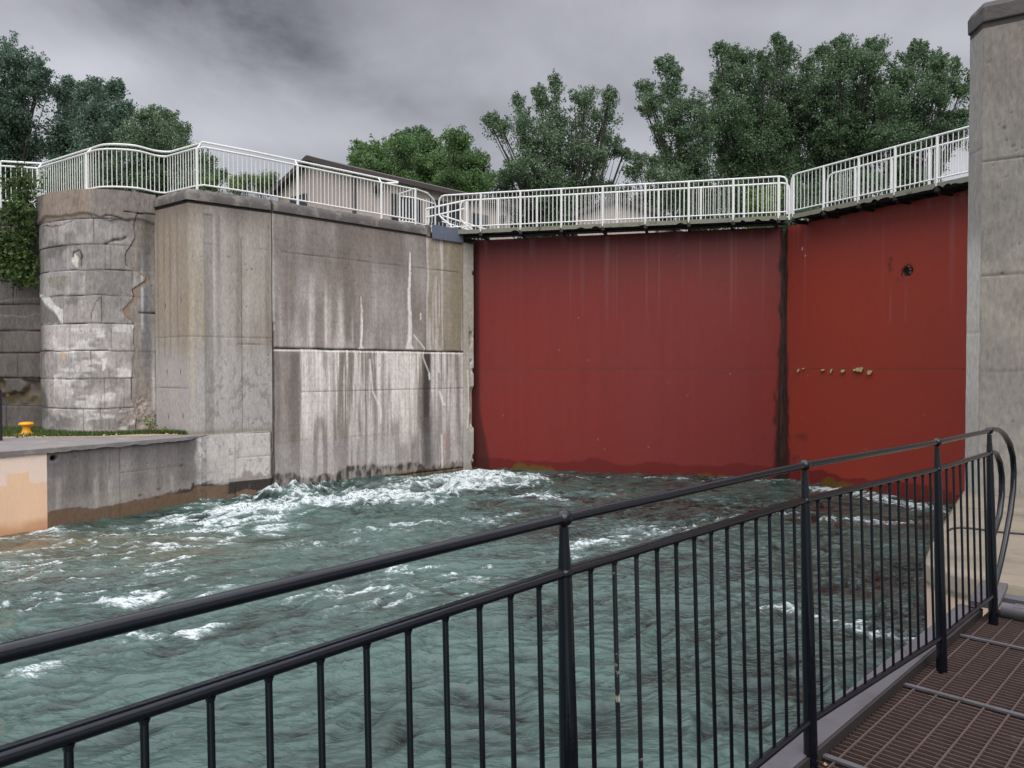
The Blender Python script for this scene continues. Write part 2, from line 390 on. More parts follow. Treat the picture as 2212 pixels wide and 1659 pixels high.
    H += .05*sm(.3, .9, fm)*fbm(X, Y, 9, 9, 3, 81)
    sediment = np.exp(-(((X-GP(60, 1190, 0).x)/3.4)**2+((Y-GP(60, 1190, 0).y)/1.6)**2))*fbm(U, V, .8, 1.6, 3, 91)*1.5
    body_tone = .46*fbm(U, V, .35, .7, 4, 95)+.54*np.clip(.5+.55*rip+.6*rip2+.6*rip3, 0, 1)  # ripple crests paler: milky aeration plus painted light and dark wave sides
    body_tone = np.clip(body_tone-.19+.19*aer, 0, 1)
    col = np.stack([np.clip(fm, 0, 1), np.clip(sediment, 0, 1), body_tone], -1)
    P = np.stack([X, Y, H-.02], -1)
    m, N, L, Pb = mat_new('turbulent_water')
    at = N.new('ShaderNodeAttribute'); at.attribute_name = 'Col'
    sp = N.new('ShaderNodeSeparateColor'); L.new(at.outputs['Color'], sp.inputs[0])
    tc = N.new('ShaderNodeTexCoord')
    mp = N.new('ShaderNodeMapping'); mp.inputs['Rotation'].default_value = (0, 0, R(-20)); mp.inputs['Scale'].default_value = (1, 2.4, 1); L.new(tc.outputs['Object'], mp.inputs[0])
    def nz(scale, det, rough=.6, dist=.4):
        n = N.new('ShaderNodeTexNoise'); n.inputs['Scale'].default_value = scale; n.inputs['Detail'].default_value = det
        n.inputs['Roughness'].default_value = rough; n.inputs['Distortion'].default_value = dist; L.new(mp.outputs[0], n.inputs['Vector']); return n.outputs['Fac']
    n_f = nz(7, 9, .72, 1.2); n_r = nz(4.5, 8, .7, .6); n_b = nz(1.5, 6, .6, .8)
    def Mt(op, a, b):
        k = N.new('ShaderNodeMath'); k.operation = op
        for i, v in enumerate((a, b)):
            if isinstance(v, (int, float)): k.inputs[i].default_value = v
            else: L.new(v, k.inputs[i])
        return k.outputs[0]
    thr = Mt('ADD', sp.outputs[0], Mt('MULTIPLY', Mt('SUBTRACT', n_f, .5), 2.3))
    mr = N.new('ShaderNodeMapRange'); mr.interpolation_type = 'SMOOTHSTEP'; mr.inputs['From Min'].default_value = .50; mr.inputs['From Max'].default_value = .88; L.new(thr, mr.inputs['Value'])
    # foam breaks into filaments
    r1 = Mt('SUBTRACT', 1.0, Mt('MINIMUM', Mt('MULTIPLY', Mt('ABSOLUTE', Mt('SUBTRACT', nz(5.5, 6, .6, 1.5), .5), 0), 7.0), 1.0))
    fv = Mt('ADD', Mt('MULTIPLY', sp.outputs[0], Mt('ADD', .42, Mt('MULTIPLY', r1, .55))), Mt('MULTIPLY', Mt('SUBTRACT', n_f, .52), 1.5))
    for l_ in list(mr.inputs['Value'].links): L.remove(l_)
    L.new(fv, mr.inputs['Value']); mr.inputs['From Min'].default_value = .34; mr.inputs['From Max'].default_value = .92
    foam = mr.outputs[0]
    body = N.new('ShaderNodeMix'); body.data_type = 'RGBA'; body.inputs['A'].default_value = s(15, 21, 20); body.inputs['B'].default_value = s(68, 92, 86)
    mb = N.new('ShaderNodeMapRange'); mb.inputs['From Min'].default_value = .40; mb.inputs['From Max'].default_value = .68; L.new(Mt('ADD', Mt('MULTIPLY', sp.outputs[2], .55), Mt('ADD', Mt('MULTIPLY', n_b, .2), Mt('MULTIPLY', n_r, .25))), mb.inputs['Value'])
    L.new(mb.outputs[0], body.inputs['Factor'])
    sd = N.new('ShaderNodeMix'); sd.data_type = 'RGBA'; sd.inputs['B'].default_value = s(96, 84, 64); L.new(sp.outputs[1], sd.inputs['Factor']); L.new(body.outputs['Result'], sd.inputs['A'])
    # thin milky bubbles round the foam
    haze_ = N.new('ShaderNodeMapRange'); haze_.inputs['From Min'].default_value = .12; haze_.inputs['From Max'].default_value = .8; haze_.inputs['To Max'].default_value = .26; haze_.inputs['From Min'].default_value = .26; L.new(Mt('ADD', sp.outputs[0], Mt('MULTIPLY', Mt('SUBTRACT', n_r, .5), .9)), haze_.inputs['Value'])
    mk = N.new('ShaderNodeMix'); mk.data_type = 'RGBA'; mk.inputs['B'].default_value = s(140, 160, 156); L.new(haze_.outputs[0], mk.inputs['Factor']); L.new(sd.outputs['Result'], mk.inputs['A'])
    fo = N.new('ShaderNodeMix'); fo.data_type = 'RGBA'; fo.inputs['B'].default_value = s(208, 216, 218); L.new(foam, fo.inputs['Factor']); L.new(mk.outputs['Result'], fo.inputs['A'])
    L.new(fo.outputs['Result'], Pb.inputs['Base Color'])
    rr = N.new('ShaderNodeMapRange'); rr.inputs['To Min'].default_value = .05; rr.inputs['To Max'].default_value = .8; L.new(foam, rr.inputs['Value']); L.new(rr.outputs[0], Pb.inputs['Roughness'])
    Pb.inputs['IOR'].default_value = 1.42
    b1 = N.new('ShaderNodeBump'); b1.inputs['Strength'].default_value = 1.0; b1.inputs['Distance'].default_value = .05; L.new(nz(4.2, 3, .5, .1), b1.inputs['Height'])
    b2 = N.new('ShaderNodeBump'); b2.inputs['Strength'].default_value = .3; b2.inputs['Distance'].default_value = .015; L.new(n_f, b2.inputs['Height']); L.new(b1.outputs[0], b2.inputs['Normal'])
    L.new(b2.outputs[0], Pb.inputs['Normal'])
    o = grid_mesh('water', P, col, m, ring=(0, 0, -1.5)); tag(o, kind='structure')
    return m
M_water = water()
_mb = MB(); _mb.prism([(-400, -400), (400, -400), (400, -1.2), (-400, -1.2)], -2, -.12)
tag(_mb.build('downstream_water', simple('distant_water', s(52, 84, 78), .2, var=.3, scale=1, bump=.5), smooth=False), kind='structure')

# ------------------------------------------------------------------ concrete painting
K = 1.0
BRN = s(123, 114, 108); GRY = s(150, 145, 142); LGT = s(184, 178, 174); WHT = s(214, 208, 202); DRK = s(72, 68, 66); BLK = s(38, 36, 35); BEI = s(158, 140, 120); OLV = s(112, 106, 82); BLU = s(150, 152, 160)
def base_conc(U, Z, seed, a=BRN, b=GRY, str_=1.0, su=5, sv=.35):
    c = np.zeros(U.shape+(3,))+np.array(a[:3])
    c = mix(c, b, sm(.3, .7, fbm(U, Z, 1.1, .35, 4, seed)))
    n = fbm(U, Z, su, sv, 4, seed+3)
    c = c*(1+str_*.55*(n-.5))[..., None]
    n2 = fbm(U, Z, su*4, sv*2, 3, seed+7)
    c = c*(1+str_*.28*(n2-.5))[..., None]
    c = c*(1+.20*(fbm(U, Z, 2.5, 2.5, 5, seed+11)-.5))[..., None]
    return c
def hjoint(d, c, U, Z, z0, w=.02, u0=-9, u1=99, depth=.03, k=.85, seed=1, wob=.006, col=BLK):
    zz = z0+(fbm(U, 0*Z, 2, 1, 3, seed)-.5)*wob*4
    g = np.exp(-((Z-zz)/w)**2)*sm(u0-.02, u0+.02, U)*(1-sm(u1-.02, u1+.02, U))
    g = g*(.45+.75*fbm(U, Z, 3, 3, 3, seed+5))
    return d-depth*g, mix(c, col, k*g)
def vjoint(d, c, U, Z, u0, w=.02, z0=-9, z1=99, depth=.03, k=.85, seed=1, col=BLK, wob=.01):
    uu = u0+(fbm(0*U, Z, 1, 1.2, 3, seed)-.5)*wob*2
    g = np.exp(-((U-uu)/w)**2)*sm(z0-.02, z0+.02, Z)*(1-sm(z1-.02, z1+.02, Z))
    g = g*(.5+.7*fbm(U, Z, 3, 2.5, 3, seed+5))
    return d-depth*g, mix(c, col, k*g)
def streak(c, U, Z, u0, w, zt, zb, col, k, seed=3, taper=.5, rag=1.0):
    """a run mark from zt down to zb"""
    cen = u0+(fbm(0*U, Z, 1, .8, 3, seed)-.5)*w*.7
    n = fbm(U, Z, 14, .8, 3, seed+1); e = (Z-zb)/(zt-zb+1e-6)
    m = np.exp(-np.abs((U-cen)/w)**2.4)*sm(-.06, .10, e)*sm(0, taper, 1-e)
    return mix(c, col, k*m*(1-rag*.55+rag*1.1*(n-.25)))
def pits(d, c, U, Z, dens, size, seed, k=.7, u0=-9, u1=99, z0=-99, z1=99):
    Uq = U+(fbm(U, Z, 22, 22, 2, seed+9)-.5)*.05; Zq = Z+(fbm(U, Z, 22, 22, 2, seed+13)-.5)*.05
    w = worley(Uq*dens, Zq*dens, seed); rr = size*.75*dens*(.2+1.3*lattice(np.floor(U*dens*.7), np.floor(Z*dens*.7), seed+2)**2)
    m = (1-sm(rr*.6, rr, w))*(fbm(U, Z, 1, 1, 2, seed+4) > .45)*(U > u0)*(U < u1)*(Z > z0)*(Z < z1)
    return d-.012*m, mix(c, DRK, k*.8*m)
def polyline(U, Z, pts, w):
    best = np.full(U.shape, 9.0)
    for (a, b), (p, q) in zip(pts[:-1], pts[1:]):
        dx, dy = p-a, q-b; t = np.clip(((U-a)*dx+(Z-b)*dy)/(dx*dx+dy*dy), 0, 1)
        best = np.minimum(best, np.hypot(U-a-t*dx, Z-b-t*dy))
    return np.exp(-(best/w)**2)
def inpoly(U, Z, pts):
    r = np.zeros(U.shape, bool); n = len(pts)
    for i in range(n):
        x1, y1 = pts[i]; x2, y2 = pts[(i+1) % n]
        if y1 == y2: continue
        r ^= ((y1 > Z) != (y2 > Z)) & (U < (x2-x1)*(Z-y1)/(y2-y1)+x1)
    return r

# chamber wall ----------------------------------------------------
CW0 = (-6.33, 20.35); CW1 = (-1.27, 25.41)
def cu(px): p = on_line(px, CW0, CW1); return math.hypot(p.x-CW0[0], p.y-CW0[1])
def cz(px, py): p = on_line(px, CW0, CW1); return EYE+(795-py)/F*p.y
def fn_chamber(U, Z):
    E = EYE; d = np.zeros_like(U); c = base_conc(U, Z, 101)
    up = sm(E+.5, E+.56, Z)
    c = mix(c, s(104, 96, 90), .55*sm(E+2.6, E+3.3, Z)*fbm(U, Z, 1.5, .6, 3, 5)*1.5)
    r1, r2 = cu(921), cu(958); r3 = cu(1001)
    # upper panel pale runs
    for px, w, zt, k in ((606, .05, 2.6, .5), (640, .05, 2.3, .5), (674, .10, 3.0, .85), (707, .12, 3.0, .85), (735, .12, 2.7, .7), (761, .05, 2.2, .4), (780, .025, 2.0, .8), (823, .02, 2.9, .3)):
        c = streak(c, U, Z, cu(px), w, E+zt, E+.45, WHT if w > .09 or w < .03 else LGT, k, int(px), .7)
    c = mix(c, LGT, .6*(1-sm(.0, .9, Z-E-.55))*up*sm(.35, .7, fbm(U, Z, 3, .6, 4, 17))*(U < r1))
    # the two hard white spikes of lime
    for px, w0, yt, yb in ((885, .085, 545, 755), (781, .035, 640, 755)):
        u0 = cu(px); zt = cz(px, yt); zb = cz(px, yb)
        e = np.clip((zt-Z)/(zt-zb), 0, 1); ww = w0*(.15+.85*e**.7)+.09*sm(.93, 1, e); cen = u0+(fbm(0*U, Z, 1, 2.5, 3, 9)-.5)*.09
        m = (1-sm(ww*.75, ww*1.05+.01, np.abs(U-cen)))*(Z < zt)*(Z > zb)
        c = mix(c, s(206, 200, 196), m*(.7+.4*fbm(U, Z, 8, 1, 3, 4))); d = d+.015*m
    # lower panel
    lowm = (1-up)
    n = fbm(U, Z, 6, .45, 4, 55); n2 = fbm(U, Z, 22, .5, 3, 57)
    c = mix(c, LGT, lowm*sm(.38, .62, n)*.85*(U > cu(648))); c = mix(c, WHT, lowm*sm(.50, .70, n2)*.75*sm(E-2.1, E-.6, Z)*(U > cu(648)))
    for px, w, k in ((600, .08, .5), (635, .16, .65), (722, .06, .4), (828, .09, .5), (990, .12, .55)):
        c = streak(c, U, Z, cu(px), w, E+.5, E-2.6, s(98, 90, 84), k*1.1, int(px)+5, .05, .6)
    c = streak(c, U, Z, cu(922), .17, E+.55, E-3.2, s(64, 60, 58), 1.25, 922, .02, .35)
    for px, w, zb in ((850, .16, -1.6), (870, .20, -2.4), (893, .12, -2.2), (943, .05, -.9), (1000, .08, -1.8), (820, .05, -1.4), (770, .05, -1.0), (690, .12, -1.4), (660, .10, -1.8)):
        c = streak(c, U, Z, cu(px), w, E+.5, E+zb, WHT, .8, int(px)+9, .05, .9)
    # bluish cleaner zone, ragged algae band, wet foot
    c = mix(c, s(150, 148, 150), .38*(1-sm(-.25, .15, Z-(E-1.98)-(fbm(U, Z, 4, 1, 3, 13)-.5)*.25))*(.6+.6*fbm(U, Z, 8, .8, 3, 14)))
    c = streak(c, U, Z, cu(922), .16, E-1.5, E-3.3, s(84, 80, 80), .9, 923, .02, .5)
    edge = E-2.98+(.16*sm(.45, .6, fbm(U, 0*Z, .9, 1, 3, 31)))+(fbm(U, Z, 9, 3, 5, 33)-.5)*.20-.10*sm(3.2, 3.6, U)
    c = mix(c, s(60, 56, 50), .9*(1-sm(-.05, .05, Z-edge))*(.35+.75*sm(.3, .65, fbm(U, Z, 12, 5, 5, 35))))
    c = mix(c, s(130, 120, 102), .6*(1-sm(E-3.12, E-3.05, Z))*sm(.5, .62, fbm(U, Z, 3, 6, 4, 36)))
    c = mix(c, s(84, 66, 46), .8*(1-sm(E-3.26, E-3.22, Z))*(.5+.7*fbm(U, Z, 4, 4, 4, 37)))
    # right hand pilaster of paler, yellowish concrete
    m = sm(r1-.02, r1+.02, U)*up
    c = mix(c, s(150, 140, 124), .6*m); n = fbm(U, Z, 16, 1.1, 5, 77)
    c = mix(c, LGT, m*(U < r2)*sm(.38, .62, n)*.8); c = mix(c, OLV, m*(U > r2)*(U < r3)*.55*sm(.3, .7, fbm(U, Z, 5, .5, 3, 78)))
    c = mix(c, s(160, 158, 150), .7*sm(r3-.02, r3+.02, U)); c = streak(c, U, Z, r3-.06, .04, E+2.6, E-2.3, LGT, .8, 999, .3, 1.0)
    c = mix(c, s(150, 108, 62), .5*polyline(U, Z, [(r3+.02, E+.4), (r3+.03, E-2)], .02)*fbm(U, Z, 3, 2, 2, 8)*1.6)
    # drips and cracks of lime
    def L_(*p): return [(cu(a), cz(a, b)) for a, b in p]
    for pts, w, k in ((L_((894, 724), (917, 752), (913, 770), (928, 808)), .018, .9), (L_((799, 777), (805, 846), (823, 885), (822, 914)), .03, .7),
                      (L_((947, 760), (948, 803)), .03, 1.2), (L_((950, 846), (957, 872), (961, 874)), .035, 1.2), (L_((954, 940), (955, 1008)), .028, 1.1),
                      (L_((927, 808), (928, 818)), .03, 1.2), (L_((909, 678), (909, 690)), .022, 1), (L_((1010, 800), (1013, 870), (1010, 925)), .025, .7), (L_((700, 800), (704, 836)), .02, .5)):
        m = polyline(U, Z, pts, w); c = mix(c, s(222, 216, 208), k*m); d = d+.012*m
    c = mix(c, s(150, 100, 76), .45*np.exp(-((U-cu(963))/.14)**2)*sm(E-3.1, E-2.2, Z)*(1-sm(E-2.3, E-1.9, Z)))
    # joints
    d, c = hjoint(d, c, U, Z, E+.53, .022, .05, r3, .06, 1.3, 2); c = mix(c, WHT, .7*np.exp(-((Z-(E+.475))/.018)**2)*(U < r3))
    d, c = hjoint(d, c, U, Z, E+3.1, .013, .3, r3-.2, .015, .6, 3, .01); d, c = hjoint(d, c, U, Z, E-.64, .012, cu(650), r3, .012, .65, 4)
    d, c = hjoint(d, c, U, Z, E-3.24, .02, 0, r3, .05, 1.2, 5, .003); d, c = hjoint(d, c, U, Z, E-1.97, .01, .4, 4.4, .01, .35, 6)
    d, c = vjoint(d, c, U, Z, .035, .018, -9, E+1.2, .06, 1.3, 7, wob=.015); d, c = vjoint(d, c, U, Z, .035, .014, E+1.0, 99, .0, .9, 8, s(176, 172, 166), .015)
    d, c = vjoint(d, c, U, Z, r1, .012, E+.55, 99, .01, .4, 8); d, c = vjoint(d, c, U, Z, r2, .01, E+.55, 99, .01, .35, 9); d, c = vjoint(d, c, U, Z, r3, .014, E-3.3, 99, .02, .5, 10)
    for px in (640, 668, 760, 790, 860): d, c = vjoint(d, c, U, Z, cu(px), .008, E-3, E+3, .004, .25, int(px))
    # board marks
    c = c*(1-.06*(np.sin(Z*2*math.pi/.15) > .93))[..., None]
    d, c = pits(d, c, U, Z, 2.4, .022, 40, .6)
    # broken edge of the end pilaster
    sp = sm(.5, .62, fbm(U, Z, 3, 1.5, 4, 88))*sm(r3+.22, r3+.38, U); d = d-.10*sp; c = mix(c, s(120, 104, 88), .6*sp)
    d = d+.012*(fbm(U, Z, 1.5, 1.0, 4, 99)-.5)
    c = np.minimum(c*1.34*(1+.22*(fbm(U, Z, 11, 9, 4, 107)-.5))[..., None], .82)
    return d, c*K
lw = empty('lock_wall', 'tall streaked concrete chamber wall with white lime runs, left of the red gate', 'wall')
wall('wall_face', [CW0, CW1], -1.3, EYE+4.08, .025, .028, fn_chamber, M_conc, lw, 1.6)

# block with the chamfered corner ----------------------------------
BA, BB, BD = (-9.25, 19.98), (-7.98, 19.0), (-6.345, 20.33)
uB = math.hypot(BB[0]-BA[0], BB[1]-BA[1])
def bu(px): p = on_line(px, BB, BD); return uB+math.hypot(p.x-BB[0], p.y-BB[1])
def fn_block(U, Z):
    E = EYE; d = np.zeros_like(U); c = base_conc(U, Z, 201, s(158, 149, 140), s(174, 168, 161), .8)
    g1, g2, j3, uE = bu(443), bu(463), bu(523), bu(592)
    bz = sm(E-.2, E+1.4, Z)
    c = mix(c, BEI, .75*bz*(U < uB)*fbm(U, Z, 3, .5, 3, 5)*1.5)
    c = mix(c, s(178, 160, 130), .45*bz*(U > uB)*(U < g1)*fbm(U, Z, 6, .5, 3, 6)*1.4)
    c = mix(c, s(176, 172, 170), .7*(1-sm(E+.1, E+.9, Z+(fbm(U, Z, 2, .5, 3, 8)-.5)*1.2))); 
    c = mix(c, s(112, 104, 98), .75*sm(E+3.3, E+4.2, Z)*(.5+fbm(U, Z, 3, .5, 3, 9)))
    m = sm(g1-.01, g1+.01, U)*(1-sm(g2-.01, g2+.01, U))*(Z < E+3.85); d = d-.018*m; c = mix(c, s(118, 114, 112), .45*m)
    c = streak(c, U, Z, g2+.28, .10, E+3.0, E-1.0, LGT, .7, 31); c = streak(c, U, Z, j3+.12, .08, E+2.2, E-1.0, LGT, .6, 33); c = streak(c, U, Z, uB+.09, .05, E+3.6, E-.9, s(196, 184, 160), .6, 35)
    for u0, w in ((.15, .06), (.45, .05), (.75, .07), (1.1, .04), (g2+.12, .06), (j3-.08, .05), (uE-.16, .07)): c = streak(c, U, Z, u0, w, E+4.1, E+.2, s(110, 100, 92), .5, int(u0*50), .1)
    c = mix(c, s(120, 118, 118), .5*sm(.56, .66, fbm(U, Z, 9, 7, 4, 12))*(1-sm(E-.4, E+.8, Z))*(U > g1))
    d, c = hjoint(d, c, U, Z, E+.79, .012, 0, uE, .012, .35, 12); d, c = hjoint(d, c, U, Z, E-.5, .012, 0, uB, .012, .6, 13); d, c = hjoint(d, c, U, Z, E+.62, .01, j3-.1, uE, .012, .5, 14)
    d, c = vjoint(d, c, U, Z, j3, .012, E-1.7, E+3.35, .012, .6, 15); d, c = vjoint(d, c, U, Z, uB, .014, -9, 99, .0, .35, 16, s(150, 128, 96))
    d, c = hjoint(d, c, U, Z, E+3.1, .01, j3-.9, uE, .008, .35, 17)
    d, c = pits(d, c, U, Z, 2.2, .03, 44, .85, z1=E+3); d, c = pits(d, c, U, Z, 5, .014, 45, .6, u0=g1, z1=E+.4)
    for u0, zz in ((.55, E-.1), (1.2, E-.1), (.5, E+1.6), (1.25, E+1.7), (.6, E-1.25), (1.3, E-1.2)):
        m = np.exp(-(((U-u0)/.02)**2+((Z-zz)/.06)**2)); c = mix(c, BLK, m); d = d-.02*m
    c = mix(c, s(110, 106, 84), .5*np.exp(-((Z-(E-1.62))/.08)**2))
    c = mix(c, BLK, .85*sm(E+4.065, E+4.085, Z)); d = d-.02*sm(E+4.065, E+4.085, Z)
    return d+.01*(fbm(U, Z, 1.5, 1, 4, 98)-.5), c*K
cb = empty('concrete_pier', 'smooth beige grey concrete block between the round bastion and the chamber wall', 'pier')
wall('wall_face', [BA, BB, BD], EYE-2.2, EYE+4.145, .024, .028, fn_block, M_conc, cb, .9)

# rounded coping along block and chamber wall
def coping(parent, pts, z0, h, out, name='coping'):
    """sweeps a rounded cap profile along the plan line"""
    prof = [(out, z0), (out, z0+h*.45), (out-.05, z0+h*.72), (out-.16, z0+h*.93), (out-.34, z0+h), (out-.9, z0+h), (out-.9, z0)]
    # finely divided so the edge can wander
    P = []
    pts = [Vector((p[0], p[1])) for p in pts]
    fine = []
    for a, b in zip(pts[:-1], pts[1:]):
        n = max(int((b-a).length/.06), 1)
        fine += [a+(b-a)*i/n for i in range(n)]
    fine.append(pts[-1])
    m = MB(); k = len(prof)
    rnd = random.Random(4)
    vs = []
    for i, p in enumerate(fine):
        t = (fine[min(i+3, len(fine)-1)]-fine[max(i-3, 0)]).normalized(); n = Vector((t.y, -t.x))
        for j, (o, z) in enumerate(prof):
            w = rnd.uniform(-.008, .008) if 0 < j < 5 else 0
            vs.append((p.x+n.x*(o+w), p.y+n.y*(o+w), z+w))
    fs = [(i*k+j, (i+1)*k+j, (i+1)*k+(j+1) % k, i*k+(j+1) % k) for i in range(len(fine)-1) for j in range(k)]
    fs += [tuple(range(k)), tuple((len(fine)-1)*k+j for j in range(k))[::-1]]
    m.add(vs, fs); return m.build(name, M_cope, parent, ang=50)
coping(cb, [BA, BB, (BD[0]-.02, BD[1]-.014)], EYE+4.15, .33, .05)
pe = on_line(921, CW0, CW1)
coping(lw, [(CW0[0]+.02, CW0[1]+.02), (pe.x, pe.y)], EYE+4.15, .33, .05)
m = MB(); a = Vector((CW0[0], CW0[1])); b = Vector((pe.x, pe.y)); t = (b-a).normalized(); n = Vector((t.y, -t.x))
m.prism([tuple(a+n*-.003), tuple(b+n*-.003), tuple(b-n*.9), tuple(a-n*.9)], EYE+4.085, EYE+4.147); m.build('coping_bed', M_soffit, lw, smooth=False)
# end pad that the coping dies into, and the wall top beyond it
q = on_line(930, CW0, CW1)
m = MB(); a = b+t*.005; b2 = Vector((q.x, q.y)); m.prism([tuple(a+n*.04), tuple(b2+n*.04), tuple(b2-n*.9), tuple(a-n*.9)], EYE+4.083, EYE+4.47); m.build('end_block', M_cope, lw, bevel=.03)
# steel plate bolted to the top of the wall
pa = on_line(930.5, CW0, CW1); pb = on_line(997, CW0, CW1)
sp_ = empty('steel_plate', 'flat blue grey steel plate fixed at the wall top beside the end of the walkway', 'plate')
m = MB(); m.bar((pa.x+.06, pa.y-.06, EYE+4.27), (pb.x+.06, pb.y-.06, EYE+4.27), .02, .43); m.build('plate', M_plate, sp_, smooth=False)
for f_ in (.04, .35, .65, .96):
    for z in (4.10, 4.44):
        m = MB(); p = pa.lerp(pb, f_); m.ball((p.x+.072, p.y-.072, EYE+z), .010, 8); m.build('bolt', M_dark, sp_)

# round bastion ----------------------------------------------------
def catmull(P, n=14):
    out = []
    P = [P[0]]+list(P)+[P[-1]]
    for i in range(1, len(P)-2):
        for k in range(n):
            t = k/n; a, b, c_, d_ = [np.array(q, float) for q in P[i-1:i+3]]
            out.append(.5*((2*b)+(c_-a)*t+(2*a-5*b+4*c_-d_)*t*t+(3*b-a-3*c_+d_)*t**3))
    out.append(np.array(P[-2], float)); return out
TP = catmull([(-12.72, 20.75), (-12.3, 20.15), (-11.7, 19.7), (-11.1, 19.42), (-10.5, 19.3), (-10.0, 19.38), (-9.6, 19.62), (-9.24, 20.0)])
_tp = np.array(TP); _seg = np.hypot(*(np.diff(_tp, axis=0).T)); _cum = np.concatenate([[0], np.cumsum(_seg)])
def tu(px):
    k = (_tp[:, 0]/_tp[:, 1]); return float(np.interp((px-1106)/F, k, _cum))
def ty_(px): return float(np.interp(tu(px), _cum, _tp[:, 1]))
def tz(px, py): return EYE+(795-py)/F*ty_(px)
def fn_tower(U, Z):
    d, c = fn_tower_(U, Z); return d, np.minimum(c*1.26*np.array([.98, 1.0, 1.02]), .8)
def fn_tower_(U, Z):
    E = EYE; d = np.zeros_like(U); c = base_conc(U, Z, 301, s(132, 126, 122), s(152, 147, 144), 1.0, 4.5, .9); c = c*(1+.35*(fbm(U, Z, 7, 9, 4, 311)-.5))[..., None]
    levels = [E+3.75, E+3.10, E+2.46, E+1.83, E+1.13, E+.44, E-.27, E-1.02]
    Zw = Z+(fbm(U, Z, 1.2, 1.2, 4, 7)-.5)*.05
    idx = np.zeros(U.shape, int)
    for l in levels: idx += (Zw < l)
    off = np.array([.0, .5, .25, .7, .35, .15, .6, .3, .8])[idx]
    cell = np.floor(U/1.12+off).astype(int); tone = lattice(cell*1.0+.01, idx*1.0+.01, 17)
    c = c*(.86+.28*tone)[..., None]
    light = (idx >= 5)*.55+(idx == 4)*.15
    pale = light*sm(.3, .6, fbm(U, Z, 1.5, 2.2, 4, 19)); midu = (U > tu(115))*(U < tu(292)); c = mix(c, s(186, 178, 175), pale*(.35+.65*midu))
    c = mix(c, s(202, 198, 194), .6*(idx >= 5)*sm(.55, .7, fbm(U, Z, 2.0, 6, 4, 20))*midu)
    c = mix(c, s(104, 94, 86), .6*(idx == 0)); c = mix(c, s(140, 120, 102), .5*(idx == 0)*(U > tu(95))*(U < tu(200)))
    # darker left flank
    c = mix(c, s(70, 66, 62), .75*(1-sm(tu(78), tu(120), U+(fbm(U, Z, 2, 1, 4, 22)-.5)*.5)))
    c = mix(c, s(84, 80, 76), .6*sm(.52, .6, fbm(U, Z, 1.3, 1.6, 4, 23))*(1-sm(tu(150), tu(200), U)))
    # courses
    d = d+.02*(tone-.5)*(idx > 0)
    for k, l in enumerate(levels):
        d, c = hjoint(d, c, U, Z+(fbm(U, Z, 1.2, 1.2, 4, 7)-.5)*.05, l, .012, 0, tu(292) if k not in (0,) else tu(285), .028, 1.15 if k > 1 else .9, 60+k)
        hi = levels[k-1] if k else E+4.5
        for j in range(-1, 6):
            u0 = (j-off[0, 0]*0-[.5, .25, .7, .35, .15, .6, .3, .8][k])*1.12
            if .1 < u0 < tu(290):
                lo = levels[k+1] if k < 7 else E-1.8
                d, c = vjoint(d, c, U, Z, u0, .010, lo, l, .02, .55, 70+k*7+j)
                d, c = vjoint(d, c, U, Z, u0+.45, .007, lo, l, .006, .3, 90+k*7+j)
    # patched vertical band next to the block, with a broken boundary
    be = tu(292)+(fbm(0*U, Z, 1, 1.1, 4, 25)-.5)*.75
    for za, zb, sh in ((2.55, 2.05, .32), (1.83, 1.2, -.22), (3.1, 2.9, .0)):
        be = be+sh*sm(zb-.1, (za+zb)/2, Z-E)*(1-sm((za+zb)/2, za+.1, Z-E))
    b = sm(-.015, .015, U-be)*(Z < E+3.95); d = d-.02*b*(1-sm(.05, .3, U-be))-.008*b
    c = mix(c, s(126, 118, 110), .85*b); c = c*(1+.5*b*(fbm(U, Z, 7, .5, 4, 27)-.5))[..., None]
    c = mix(c, s(96, 98, 106), .6*b*np.exp(-((U-tu(318))/.13)**2)*sm(E-.3, E+.6, Z)*(Z < E+3.2)); c = mix(c, s(76, 70, 66), .75*b*sm(E+2.2, E+3.6, Z)*np.exp(-((U-tu(322))/.18)**2))
    c = streak(c, U, Z, tu(309), .03, E+3.2, E+1.0, s(190, 190, 192), .8, 41); c = streak(c, U, Z, tu(332), .04, E+1.5, E-1.2, s(190, 188, 186), .7, 42)
    g = np.exp(-(np.abs(U-be)/.010)**2)*(Z < E+3.95)*sm(.35, .5, fbm(U, Z, 1, 2, 3, 43)); c = mix(c, BLK, .85*g); d = d-.03*g
    br = b*(1-sm(.04, .2, U-be))*sm(E+1.0, E+1.3, Z)*(1-sm(E+2.4, E+2.6, Z)); c = mix(c, s(134, 112, 92), .8*br)
    d, c = hjoint(d, c, U, Z, E+1.42, .022, tu(302), 9, .05, 1.1, 44); d, c = hjoint(d, c, U, Z, E+3.95, .014, tu(270), 9, .04, 1.1, 45, .02)
    # scars and patches
    def T(*p): return [(tu(a), tz(a, b_)) for a, b_ in p]
    for pts, w, k, dep in ((T((158, 560), (163, 545), (172, 541), (178, 552), (176, 575)), .035, .9, .07), (T((214, 640), (198, 690)), .012, .8, .02), (T((276, 515), (245, 522), (228, 527)), .05, .85, .06),
                           (T((122, 820), (108, 835), (107, 860), (118, 882)), .015, .8, .03), (T((225, 470), (240, 466), (268, 474)), .03, .9, .05), (T((96, 488), (130, 490), (163, 478)), .02, .9, .03),
                           (T((215, 820), (218, 905)), .018, .7, .03)):
        m = polyline(U+(fbm(U, Z, 6, 6, 3, 151)-.5)*.10, Z+(fbm(U, Z, 6, 6, 3, 152)-.5)*.10, pts, w*.62)*(.5+.9*fbm(U, Z, 9, 9, 2, 3)); c = mix(c, s(50, 46, 44), k*m); d = d-dep*.6*m
